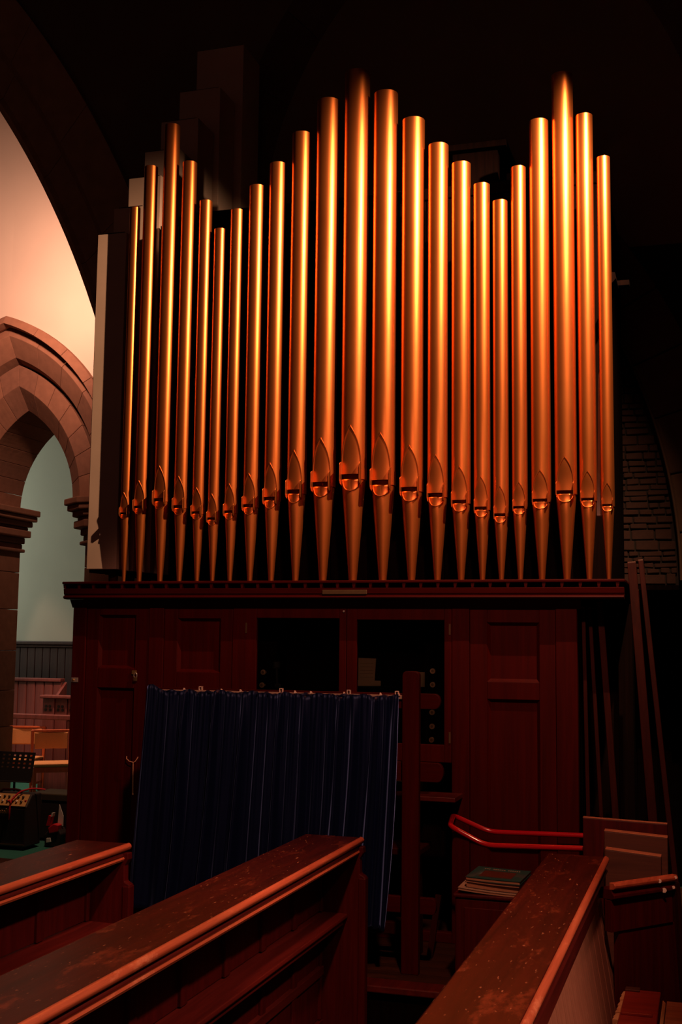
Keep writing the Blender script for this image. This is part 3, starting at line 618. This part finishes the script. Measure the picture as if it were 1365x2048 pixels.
# ------------------------------------------------------------------ pews
def pew(x0, x1, yf, yn, lab, shelf=True, end_first=True):
    """x0..x1 = top board, nosing along x1; far end at yf, near end at yn"""
    T = 0.93; t = thing('pew', ((x0+x1)/2, yf, 0.0), lab, 'pew', 'pews')
    xp = x0+0.105
    MB().prism([(x0+0.004, T-0.030), (x1-0.030, T-0.030), (x1-0.022, T-0.0005), (x0+0.010, T), (x0, T-0.008)], 'y', yn, yf).build('top_board', PEWTOP, t, bevel=0.003)
    nose = [(x1-0.028, T-0.028), (x1-0.012, T-0.030), (x1-0.002, T-0.022), (x1+0.001, T-0.012), (x1-0.004, T-0.002), (x1-0.013, T+0.003), (x1-0.022, T+0.001)]
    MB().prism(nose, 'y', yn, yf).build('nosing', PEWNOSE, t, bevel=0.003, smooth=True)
    cove = [(xp+0.02, T-0.03), (x1-0.022, T-0.031), (x1-0.014, T-0.040), (x1-0.012, T-0.048), (x1-0.020, T-0.058), (x1-0.050, T-0.068), (x1-0.075, T-0.085), (xp+0.02, T-0.105)]
    MB().prism(cove, 'y', yn, yf-0.03).build('cove', PEWDARKY, t, bevel=0.002, smooth=True)
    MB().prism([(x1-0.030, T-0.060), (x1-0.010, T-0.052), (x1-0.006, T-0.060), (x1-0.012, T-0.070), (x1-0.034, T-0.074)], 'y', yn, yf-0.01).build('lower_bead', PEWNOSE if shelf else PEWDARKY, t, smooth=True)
    return t, xp, T
def pew_c(x0, x1, yf, yn, lab):
    t, xp, T = pew(x0, x1, yf, yn, lab)
    # pitch of the muntins along the pew
    L = yf-0.06-yn; n = max(3, round(L/0.40)); w_ = L/n; zsf = 0.585
    for k in range(n):
        b = yf-0.06-k*w_
        for z0, z1 in ((zsf+0.005, T-0.09), (0.10, zsf-0.025)):
            MB().box(xp-0.015, xp+0.003, b-w_+0.028, b-0.028, z0, z1).build('panel', PEWDARK, t, bevel=0.003)
            MB().box(xp-0.018, xp+0.016, b-0.028+(0.0 if k else 0.0), b+0.028 if k else b, z0, z1).build('muntin', PEWDARK, t, bevel=0.004)
    MB().prism([(xp-0.02, zsf-0.022), (xp+0.130, zsf-0.022), (xp+0.136, zsf-0.014), (xp+0.132, zsf), (xp-0.02, zsf+0.002)], 'y', yn, yf-0.055).build('book_shelf', PEWDARKY, t, bevel=0.003)
    MB().prism([(xp+0.098, zsf-0.05), (xp+0.116, zsf-0.05), (xp+0.116, zsf-0.022), (xp+0.098, zsf-0.022)], 'y', yn, yf-0.06).build('shelf_lip', PEWDARKY, t, bevel=0.002)
    MB().prism([(xp+0.0, 0.30), (xp+0.022, 0.30), (xp+0.022, 0.34), (xp+0.0, 0.345)], 'y', yn, yf-0.06).build('lower_rail', PEWDARKY, t, bevel=0.003)
    MB().box(xp-0.02, xp+0.02, yn, yf-0.06, 0.0, 0.098).build('skirting', PEWDARK, t, bevel=0.004)
    # end panel with a stepped edge
    p = [(x0+0.015, 0.0), (x1+0.022, 0.0), (x1+0.022, 0.755), (x1-0.004, 0.770), (x1-0.006, 0.84), (x1+0.012, 0.868), (x1+0.010, 0.895), (x0+0.015, 0.895)]
    MB().prism(p, 'y', yf-0.055, yf-0.012).build('end_panel', PEWDARK, t, bevel=0.005)
    MB().box(x1-0.012, x1+0.024, yf-0.060, yf-0.008, 0.0, 0.752).build('end_pilaster', PEWDARK, t, bevel=0.006)
    return t
pew_c(0.060, 0.362, -0.955, -5.3, 'central pew with worn varnished top running up to the blue curtain')
pew_c(-0.875, -0.585, -1.50, -5.3, 'pew at the far left with its top in front of the organ door')
t, xp, T = pew(1.240, 1.512, -1.065, -5.3, 'right-hand pew with scratched dark top and plank back, beside the books', shelf=False)
n = 26
for k in range(n):
    y1 = -1.085-k*0.162; y0 = y1-0.152
    MB().prism([(1.456, T-0.165), (1.476, T-0.165), (1.476+0.157*0.64, T-0.165-0.64), (1.456+0.157*0.64, T-0.165-0.64)], 'y', y0, y1).build('back_plank', PEWBACK, t, bevel=0.005)
MB().prism([(1.28, T-0.031), (1.46, T-0.031), (1.46, T-0.08), (1.59, 0.0), (1.28, 0.0)], 'y', -1.125, -1.070).build('end_panel', PEWDARK, t, bevel=0.004)
MB().prism([(1.36, T-0.105), (1.482, T-0.075), (1.490, T-0.085), (1.484, T-0.100), (1.488, T-0.155), (1.480, T-0.164), (1.36, T-0.164)], 'y', -5.3, -1.075).build('frieze_moulding', PEWDARKY, t, bevel=0.003)
MB().box(1.285, 1.31, -5.3, -1.125, 0.05, T-0.03).build('inner_board', PEWDARK, t)
MB().box(1.06, 1.30, -5.3, -1.14, 0.40, 0.43).build('seat', PEWDARKY, t, bevel=0.005)

# ------------------------------------------------------------------ things at the right
# cupboard with books
cb = thing('low_cupboard', (1.0, -0.72, 0.25), 'dark low cupboard behind the right pew that carries the books', 'cupboard')
MB().box(0.785, 1.235, -0.885, -0.50, 0.25, 0.672).build('body', PEWDARK, cb, bevel=0.01)
MB().box(0.778, 1.24, -0.895, -0.49, 0.672, 0.690).build('top', PEWDARK, cb, bevel=0.006)
MB().box(0.83, 1.19, -0.892, -0.886, 0.30, 0.63).build('door', PEWDARK, cb, bevel=0.003)
def book(x0, x1, y0, y1, z0, th, cover, lab, rot=0.0, sag=0.0, pic=False):
    c = Vector(((x0+x1)/2, (y0+y1)/2, z0)); t = thing('book', c, lab, 'book', 'stack of books by the right pew')
    nx = 12
    def slab(xa, xb, ya, yb, za, zb):
        top = []; m = MB(); vs = []
        for i in range(nx+1):
            x = xa+(xb-xa)*i/nx; u = (x-x0)/(x1-x0); s = sag*(1-u)**2
            vs += [(x, ya, za+s), (x, yb, za+s), (x, yb, zb+s), (x, ya, zb+s)]
        fs = []
        for i in range(nx):
            a = i*4; b = a+4; fs += [(a, a+1, b+1, b), (a+1, a+2, b+2, b+1), (a+2, a+3, b+3, b+2), (a+3, a, b, b+3)]
        fs += [(0, 3, 2, 1), (nx*4, nx*4+1, nx*4+2, nx*4+3)]
        m.add(vs, [q[::-1] for q in fs]); return m
    slab(x0+0.003, x1-0.003, y0+0.003, y1-0.003, z0+0.002, z0+th-0.002).build('pages', PAGES, t)
    slab(x0, x1, y0, y1, z0+th-0.002, z0+th).build('front_cover', cover, t); slab(x0, x1, y0, y1, z0, z0+0.002).build('back_cover', cover, t)
    if pic:
        w_, d_ = x1-x0, y1-y0
        slab(x0+0.20*w_, x1-0.20*w_, y0+0.16*d_, y1-0.32*d_, z0+th+0.0002, z0+th+0.0008).build('cover_picture', PRINTBROWN, t)
        for k in range(17):
            if k in (3, 10): continue
            xx = x0+0.16*w_+k*0.04*w_
            slab(xx, xx+0.022*w_, y1-0.19*d_, y1-0.13*d_, z0+th+0.0002, z0+th+0.0008).build('title_letter', PAPER, t)
    t.rotation_euler.z = rot
    return t
book(0.80, 1.095, -0.885, -0.60, 0.690, 0.012, PAPER, 'open-edged pale music book at the bottom of the stack', 0.0, sag=0.016)
book(0.835, 1.09, -0.86, -0.58, 0.7035, 0.024, BOOKDARK, 'dark covered book in the middle of the stack', -0.02, sag=0.012)
book(0.835, 1.095, -0.865, -0.575, 0.7285, 0.012, BOOKDARK, 'thin dark book directly under the green one', -0.05, sag=0.010)
book(0.835, 1.095, -0.86, -0.575, 0.7415, 0.016, BOOKGREEN, 'green book with a brown picture on top of the stack', -0.04, sag=0.006, pic=True)
# red tubular handle
tr = thing('trolley', (1.25, -0.3, 0.25), 'glossy red tubular steel trolley handle behind the right pew', 'trolley')
def rnd(pts, r=0.05, n=5):
    out = [Vector(pts[0])]
    for a, b, c in zip(pts, pts[1:], pts[2:]):
        a, b, c = map(Vector, (a, b, c)); d1 = (a-b).normalized(); d2 = (c-b).normalized(); rr = min(r, (a-b).length*.45, (c-b).length*.45)
        p, q = b+d1*rr, b+d2*rr
        for i in range(n+1):
            s = i/n; out.append((1-s)**2*p+2*s*(1-s)*b+s*s*q)
    return out+[Vector(pts[-1])]
MB().tube(rnd([(1.385, -0.50, 0.26), (1.385, -0.50, 0.868), (0.86, -0.50, 0.853), (0.680, -0.50, 0.937), (0.625, -0.16, 0.942), (0.815, -0.13, 0.862), (1.37, -0.13, 0.872), (1.37, -0.13, 0.26)]), 0.0135, 12).build('handle', REDTUBE, tr, smooth=True)
MB().tube([(1.385, -0.50, 0.30), (1.37, -0.13, 0.30)], 0.012, 10).build('cross_tube', REDTUBE, tr, smooth=True)
for y in (-0.50, -0.13): MB().lathe([(0.0, -0.02), (0.028, -0.02), (0.03, 0.0), (0.028, 0.02), (0.0, 0.02)], (1.378, y, 0.281), 16, 'y').build('wheel', BLACKM, tr, smooth=True)
# boards standing on edge
def board(name, x0, x1, y, th, z1a, z1b, mat, lab, lean=0.05):
    t = thing(name, ((x0+x1)/2, y, 0.25), lab, 'board')
    pts = lambda z, a: (y+(z-0.25)*lean-a)
    mb = MB(); zt = z1a; zr = z1b
    vs = [(x0, pts(0.25, th), 0.25), (x1, pts(0.25, th), 0.25), (x1, pts(zr, th), zr-0.004), (x0, pts(zt, th), zt-0.004), (x0, pts(0.25, 0), 0.25), (x1, pts(0.25, 0), 0.25), (x1, pts(zr, 0), zr-0.004), (x0, pts(zt, 0), zt-0.004)]
    F = [(0,1,2,3),(5,4,7,6),(4,0,3,7),(1,5,6,2),(3,2,6,7),(4,5,1,0)]
    MB().add(vs, F).build('face', mat, t, bevel=0.003)
    vs = [(x0, pts(zt, th), zt-0.0035), (x1, pts(zr, th), zr-0.0035), (x1, pts(zr, 0), zr-0.0035), (x0, pts(zt, 0), zt-0.0035), (x0, pts(zt, th), zt), (x1, pts(zr, th), zr), (x1, pts(zr, 0), zr), (x0, pts(zt, 0), zt)]
    MB().add(vs, [(0,3,2,1),(4,5,6,7),(0,1,5,4),(1,2,6,5),(2,3,7,6),(3,0,4,7)]).build('top_edge', BOARDEDGE, t, bevel=0.001)  # strip paler than the face: lamplight on the edge put into the colour
    return t
board('panel_board', 1.352, 1.744, -0.60, 0.035, 1.030, 1.020, PEWDARK, 'dark stained board with a lit top edge, rearmost of the three')
board('plank', 1.462, 1.748, -0.70, 0.060, 0.992, 0.976, BOARD, 'bare plank standing in the middle of the three boards')
board('offcut', 1.474, 1.722, -0.79, 0.065, 0.924, 0.905, BOARD, 'short rough-edged plank at the front of the three boards')
# slanting desk front behind the right pew
dk = thing('prayer_desk', (1.66, -1.17, 0.0), 'dark desk front with moulded top and chipped varnish, angled beside the pew', 'desk')
A = Vector((1.545, -1.299, 0)); Bp = Vector((1.785, -1.01, 0)); dv = (Bp-A).normalized(); nv_ = Vector((dv.y, -dv.x, 0))
def dprof(poly, name, mat, ext0=0.0, ext1=0.0, bevel=0.002, smooth=False):
    L = (Bp-A).length; vs = []
    for s in (-ext0, L+ext1):
        for o_, z_ in poly: p = A+dv*s+nv_*o_; vs.append((p.x, p.y, z_))
    m = len(poly); fs = [tuple(range(m)), tuple(range(m, 2*m))[::-1]]+[(i, m+i, m+(i+1) % m, (i+1) % m) for i in range(m)]
    return MB().add(vs, fs).build(name, mat, dk, bevel=bevel, smooth=smooth)
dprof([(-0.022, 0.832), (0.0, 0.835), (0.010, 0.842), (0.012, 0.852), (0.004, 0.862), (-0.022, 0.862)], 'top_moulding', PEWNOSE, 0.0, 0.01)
dprof([(-0.08, 0.790), (-0.012, 0.792), (0.006, 0.800), (0.006, 0.812), (-0.008, 0.822), (-0.010, 0.834), (-0.08, 0.834)], 'lower_moulding', PEWDARK, 0.0, 0.01)
dprof([(-0.05, 0.66), (-0.012, 0.66), (-0.014, 0.789), (-0.05, 0.789)], 'frieze_board', PEWDARK)
dprof([(-0.05, 0.0), (-0.016, 0.0), (-0.020, 0.657), (-0.05, 0.657)], 'front_panel', PEWDARK, -0.05, 0.06)
L = (Bp-A).length
e0 = A+dv*(L+0.0); e1 = A+dv*(L+0.07)
MB().add([(e0.x+nv_.x*o_, e0.y+nv_.y*o_, 0.83) for o_ in (0.012, -0.06)]+[(e1.x+nv_.x*o_, e1.y+nv_.y*o_, 0.0) for o_ in (-0.06, 0.012)]+
         [(e0.x+dv.x*0.02+nv_.x*o_, e0.y+dv.y*0.02+nv_.y*o_, 0.83) for o_ in (0.012, -0.06)]+[(e1.x+dv.x*0.04+nv_.x*o_, e1.y+dv.y*0.04+nv_.y*o_, 0.0) for o_ in (-0.06, 0.012)],
         [(0,1,2,3),(7,6,5,4),(0,4,5,1),(1,5,6,2),(2,6,7,3),(3,7,4,0)]).build('end_post', BATTEN, dk, bevel=0.003)
for s, o_, z_, r_ in ((0.30, 0.008, 0.806, 0.011), (0.36, 0.007, 0.812, 0.007), (0.27, 0.010, 0.848, 0.009), (0.37, 0.010, 0.853, 0.007)):
    p = A+dv*s+nv_*o_; MB().lathe([(0.0, 0.002), (r_*0.8, 0.0012), (r_, -0.001), (0.0, -0.002)], (p.x, p.y-0.002, z_), 7, 'y').build('paint_chip', CHIP, dk)
# broken kneeler block and the tan box at the very right
kb = thing('broken_kneeler', (1.655, -1.65, 0.0), 'red stained wooden block with a splintered pale edge beside the pew', 'kneeler')
MB().box(1.592, 1.732, -2.35, -1.318, 0.418, 0.448).build('top_board', REDWOOD, kb, bevel=0.004)
MB().box(1.604, 1.720, -2.33, -1.335, 0.03, 0.417).build('body', PEWDARK, kb, bevel=0.004)
for k in range(9):
    y1 = -1.322-k*0.055; d = random.uniform(0.004, 0.022)
    MB().prism([(1.586-d, y1-0.052), (1.593, y1-0.054), (1.593, y1), (1.589-d*0.7, y1-0.004)], 'z', 0.30+random.uniform(-0.03, 0.03), 0.436+random.uniform(-0.012, 0.004)).build('splinter', FRESH, kb, bevel=0.001, seg=1)
MB().box(1.598, 1.715, -1.68, -1.655, 0.4485, 0.458).build('strip', REDWOOD, kb, bevel=0.002)
MB().box(1.592, 1.650, -1.355, -1.312, 0.449, 0.456).build('chip', BOARD, kb, bevel=0.002)
tb = thing('tan_box', (1.86, -1.6, 0.0), 'bare tan wooden box at the lower right corner', 'box')
MB().box(1.752, 1.99, -2.25, -1.42, 0.03, 0.425).build('body', BOARD, tb, bevel=0.004)
MB().prism([(1.738, 0.05), (1.750, 0.05), (1.756, 0.445), (1.744, 0.455)], 'y', -2.2, -1.455).build('side_board', FRESH, tb, bevel=0.003)
MB().box(1.758, 1.99, -2.26, -1.41, 0.426, 0.440).build('lid', BOARDEDGE, tb, bevel=0.003)
# long battens leaning at the end of the case
def batten(a, b, wx, wy, lab):
    t = thing('batten', Vector(a), lab, 'batten', 'battens leaning at the end of the organ case')
    MB().beam(a, b, wx, wy).build('shaft', BATTEN, t, bevel=0.003)
    d = (Vector(b)-Vector(a)).normalized()
    MB().beam(b, Vector(b)+d*0.006, wx*0.92, wy*0.92).build('end_grain', BOARD, t)
batten((1.815, -0.42, 0.25), (1.612, -0.02, 2.30), 0.026, 0.030, 'outermost leaning batten at the right of the organ case')
batten((1.715, -0.36, 0.25), (1.565, -0.02, 2.29), 0.045, 0.025, 'broad leaning board beside the cornice end')
batten((1.67, -0.09, 0.25), (1.575, 0.16, 2.15), 0.030, 0.030, 'batten half hidden behind the broad leaning board')
batten((1.51, -0.07, 0.25), (1.385, 0.10, 2.08), 0.034, 0.022, 'innermost broad batten leaning under the cornice end')
batten((1.425, -0.07, 0.25), (1.330, 0.10, 2.05), 0.020, 0.020, 'thin batten leaning second from the case door')
batten((1.335, -0.07, 0.25), (1.300, 0.06, 2.05), 0.020, 0.020, 'thin batten leaning nearest the case door')

# ------------------------------------------------------------------ things seen through the arch at the left
def make_chair():
    t = thing('chair', (0, 0, 0), 'x', 'chair', 'orange wooden chairs in the aisle')
    for sx in (-1, 1):
        MB().beam((sx*0.215, 0.20, 0), (sx*0.215, 0.25, 0.80), 0.034, 0.042).build('back_leg', CHAIRWOOD, t, bevel=0.006)
        MB().beam((sx*0.205, -0.20, 0), (sx*0.205, -0.20, 0.42), 0.036, 0.036).build('front_leg', CHAIRWOOD, t, bevel=0.006)
        MB().box(sx*0.205-0.012, sx*0.205+0.012, -0.19, 0.21, 0.365, 0.42).build('side_rail', CHAIRWOOD, t, bevel=0.003)
        MB().box(sx*0.205-0.01, sx*0.205+0.01, -0.19, 0.21, 0.15, 0.175).build('stretcher', CHAIRWOOD, t, bevel=0.003)
    MB().box(-0.20, 0.20, -0.215, -0.193, 0.36, 0.42).build('front_rail', CHAIRWOOD, t, bevel=0.003)
    MB().prism([(-0.225, 0.422), (0.215, 0.422), (0.215, 0.452), (0.05, 0.465), (-0.18, 0.470), (-0.232, 0.455)], 'x', -0.222, 0.222).build('seat', CHAIRPAD, t, bevel=0.012)
    n = 8; poly = []
    for i in range(n+1):
        a = -0.19+0.38*i/n; poly.append((a, 0.222+0.02*(1-(a/0.19)**2)))
    poly += [(x, y+0.03) for x, y in poly[::-1]]
    MB().prism(poly, 'z', 0.585, 0.775).build('back_pad', CHAIRPAD, t, bevel=0.012)
    MB().box(-0.225, 0.225, 0.232, 0.268, 0.778, 0.805).build('top_rail', CHAIRWOOD, t, bevel=0.008)
    return t
ch = make_chair(); spots = [(-5.27, 5.68, 0.62, 'orange wooden chair with tan pads nearest to the organ case'), (-5.90, 6.02, 0.30, 'orange chair with tan pads half hidden by the stone pier'), (-5.00, 6.24, 0.25, 'orange chair mostly hidden by the organ case edge')]
for k, (x, y, rz, lab) in enumerate(spots):
    c = ch if k == 0 else copy_tree(ch)
    c.location = (x, y, 0); c.rotation_euler = (0, 0, rz); c['label'] = lab
# choir stalls
s1_ = thing('choir_stall', (-6.5, 7.3, 0), 'long panelled stall back against the dado in the aisle', 'choir stall')
MB().box(-7.3, -6.12, 7.24, 7.36, 1.30, 1.345).build('top_rail', STALL, s1_, bevel=0.01)
for k in range(9):
    MB().box(-7.28+k*0.13, -7.28+k*0.13+0.118, 7.27, 7.31, 0.35, 1.30).build('panel', STALL, s1_, bevel=0.008)
MB().box(-7.3, -6.13, 7.20, 7.32, 0.0, 0.35).build('base', STALL, s1_, bevel=0.01)
MB().prism([(7.24, 0), (7.36, 0), (7.36, 1.30), (7.10, 1.10)], 'x', -6.13, -6.09).build('end_panel', STALL, s1_, bevel=0.006)
s2_ = thing('choir_desk', (-5.6, 6.6, 0), 'choir desk front pierced with small dark trefoils', 'choir desk')
MB().box(-5.99, -4.9, 6.53, 6.68, 1.125, 1.165).build('top_rail', STALL, s2_, bevel=0.01)
for k in range(6):
    x = -5.975+k*0.175
    p = MB().box(x, x+0.155, 6.59, 6.62, 0.30, 1.124).build('panel', STALL, s2_, bevel=0.006)
    for dx, dz in ((-0.032, 0), (0.032, 0), (-0.026, 0.042), (0.026, 0.042)):
        MB().lathe([(0.0, -0.0035), (0.019, -0.003), (0.019, 0.0)], (x+0.0775+dx, 6.589, 0.985+dz), 10, 'y').build('piercing', BLACKM, p)
    MB().box(x+0.155, x+0.175, 6.57, 6.63, 0.0, 1.124).build('muntin', STALL, s2_, bevel=0.004)
MB().box(-5.99, -4.9, 6.56, 6.64, 0.0, 0.30).build('base', STALL, s2_, bevel=0.006)
s3_ = thing('bench_rail', (-5.85, 6.36, 0), 'plain dark bench rail in front of the choir desk', 'bench')
MB().box(-6.9, -5.36, 6.27, 6.36, 0.885, 0.945).build('rail', STALL, s3_, bevel=0.01)
for x in (-6.75, -6.30, -5.45): MB().box(x, x+0.07, 6.29, 6.34, 0.0, 0.885).build('post', STALL, s3_, bevel=0.005)
# amplifier
am = thing('amplifier', (-4.08, 2.98, 0), 'black combo amplifier with gold control panel on the floor', 'amplifier')
MB().prism([(2.86, 0.025), (3.12, 0.025), (3.12, 0.475), (2.96, 0.475), (2.875, 0.375)], 'x', -4.34, -3.845).build('cabinet', BLACKCLOTH, am, bevel=0.012)
MB().add([(-4.32, 2.8715, 0.380), (-3.862, 2.8715, 0.380), (-3.862, 2.953, 0.474), (-4.32, 2.953, 0.474), (-4.32, 2.876, 0.376), (-3.862, 2.876, 0.376), (-3.862, 2.958, 0.470), (-4.32, 2.958, 0.470)],
         [(0,1,2,3),(7,6,5,4),(0,4,5,1),(1,5,6,2),(2,6,7,3),(3,7,4,0)]).build('control_panel', GOLDPANEL, am)
for r_, tt in ((0, 0.33), (1, 0.72)):
    for k in range(9):
        x = -4.29+k*0.047; y = 2.8715+(2.953-2.8715)*tt; z = 0.380+0.094*tt
        MB().beam((x, y, z), (x, y-0.012, z+0.012), 0.018, 0.018).build('knob', (BLACKM, STEEL, BLACKM)[(k+r_) % 3], am, bevel=0.004)
MB().box(-3.885, -3.868, 2.90, 2.912, 0.40, 0.43).build('power_switch', REDCABLE, am)
MB().prism([(-4.33, 0.06), (-3.855, 0.06), (-3.855, 0.355), (-4.33, 0.355)], 'y', 2.862, 2.869).build('grille', BLACKCLOTH, am)
MB().box(-4.335, -3.85, 2.856, 2.866, 0.040, 0.052).build('piping', DULLBRASS, am)
for k, (dx, hh) in enumerate(((0, 0.040), (0.028, 0.022), (0.050, 0.022), (0.072, 0.026), (0.094, 0.022), (0.114, 0.040), (0.130, 0.040))):
    x = -4.16+dx; MB().tube([(x, 2.858, 0.315), (x+0.006, 2.857, 0.315+hh), (x+0.015, 2.857, 0.315+hh*0.8), (x+0.012, 2.858, 0.313)], 0.0035, 6).build('script_letter', GOLDPANEL, am)
for x in (-4.29, -3.90):
    for y in (2.90, 3.08): MB().lathe([(0.018, 0), (0.02, 0.026)], (x, y, 0), 10).build('rubber_foot', BLACKM, am)
MB().tube([(-4.2, 3.0, 0.478), (-4.17, 3.0, 0.50), (-4.05, 3.0, 0.505), (-4.0, 3.0, 0.50), (-3.98, 3.0, 0.478)], 0.012, 8).build('carry_handle', BATTEN, am, smooth=True)
cbz = thing('cable', (-3.95, 2.95, 0.45), 'red cable arching over the amplifier panel', 'cable')
MB().tube(rnd([(-4.02, 2.88, 0.20), (-4.005, 2.855, 0.33), (-4.01, 2.87, 0.42), (-3.96, 2.94, 0.50), (-3.86, 3.0, 0.525), (-3.77, 3.05, 0.51)], 0.05), 0.008, 8).build('lead', REDCABLE, cbz, smooth=True)
MB().tube([(-4.005, 2.866, 0.40), (-4.013, 2.845, 0.43)], 0.010, 8).build('plug', REDCABLE, cbz, smooth=True)
# black box behind the amplifier
bb = thing('equipment_case', (-3.93, 3.55, 0), 'black equipment case with an olive lid beside the amplifier', 'case')
MB().box(-4.12, -3.60, 3.38, 3.72, 0.02, 0.36).build('body', BLACKCLOTH, bb, bevel=0.01)
MB().box(-4.125, -3.595, 3.375, 3.725, 0.362, 0.43).build('lid', OLIVE, bb, bevel=0.01)
for x in (-4.02, -3.70): MB().box(x-0.02, x+0.02, 3.366, 3.377, 0.33, 0.39).build('latch', DULLBRASS, bb, bevel=0.003)
# music stand
ms = thing('music_stand', (-4.30, 3.38, 0), 'black perforated music stand above the amplifier', 'music stand')
mbk = MB(); W0, W1, Z0, Z1 = -4.52, -4.10, 0.535, 0.795
def yy(z): return 3.34+(z-Z0)*0.25
hx = [-4.49+0.058*i for i in range(7)]; hz = [0.765-0.036*j for j in range(4)]
xs = [W0]; 
for h_ in hx: xs += [h_-0.012, h_+0.012]
xs.append(W1); zs = [Z0]
for h_ in hz[::-1]: zs += [h_-0.008, h_+0.008]
zs.append(Z1)
for a in range(len(xs)-1):
    for b in range(len(zs)-1):
        if a % 2 == 1 and b % 2 == 1: continue
        x0_, x1_, z0_, z1_ = xs[a], xs[a+1], zs[b], zs[b+1]
        mbk.add([(x0_, yy(z0_), z0_), (x1_, yy(z0_), z0_), (x1_, yy(z1_), z1_), (x0_, yy(z1_), z1_), (x0_, yy(z0_)+0.004, z0_), (x1_, yy(z0_)+0.004, z0_), (x1_, yy(z1_)+0.004, z1_), (x0_, yy(z1_)+0.004, z1_)],
                [(0,1,2,3),(7,6,5,4),(0,4,5,1),(1,5,6,2),(2,6,7,3),(3,7,4,0)])
mbk.build('desk', BLACKM, ms)
MB().box(W0, W1, 3.29, 3.345, Z0-0.006, Z0).build('ledge', BLACKM, ms)
MB().tube([(-4.30, 3.38, 0.04), (-4.30, 3.38, 0.62)], 0.011, 10).build('pole', BLACKM, ms, smooth=True)
for a in (0.5, 2.6, 4.7): MB().tube([(-4.30, 3.38, 0.10), (-4.30+0.16*math.cos(a), 3.38+0.12*math.sin(a), 0.012)], 0.009, 8).build('leg', BLACKM, ms, smooth=True)
# shopping bag with papers
bg_ = thing('shopping_bag', (-3.72, 3.16, 0), 'crumpled red and white bag with a paper beside the organ case', 'bag')
MB().prism([(-3.79, 0.0), (-3.64, 0.0), (-3.625, 0.12), (-3.66, 0.17), (-3.70, 0.145), (-3.735, 0.17), (-3.795, 0.11)], 'y', 3.10, 3.22).build('sack', BLACKCLOTH, bg_, bevel=0.01)
MB().prism([(-3.745, 0.12), (-3.655, 0.14), (-3.65, 0.20), (-3.70, 0.21), (-3.755, 0.17)], 'y', 3.09, 3.16).build('red_packet', REDCABLE, bg_, bevel=0.008)
MB().prism([(-3.80, 0.18), (-3.755, 0.18), (-3.735, 0.27), (-3.775, 0.275)], 'y', 3.13, 3.17).build('carton', REDCABLE, bg_, bevel=0.004)
MB().prism([(-3.75, 0.262), (-3.728, 0.268), (-3.722, 0.30), (-3.738, 0.298)], 'y', 3.12, 3.16).build('carton_flap', WHITEPAINT, bg_, bevel=0.002)
MB().prism([(-3.70, 0.20), (-3.645, 0.18), (-3.645, 0.27), (-3.690, 0.372)], 'y', 3.165, 3.171).build('paper', WHITEPAINT, bg_)
MB().prism([(-3.765, 0.04), (-3.72, 0.05), (-3.725, 0.085), (-3.765, 0.08)], 'y', 3.088, 3.10).build('tag', WHITEPAINT, bg_, bevel=0.002)
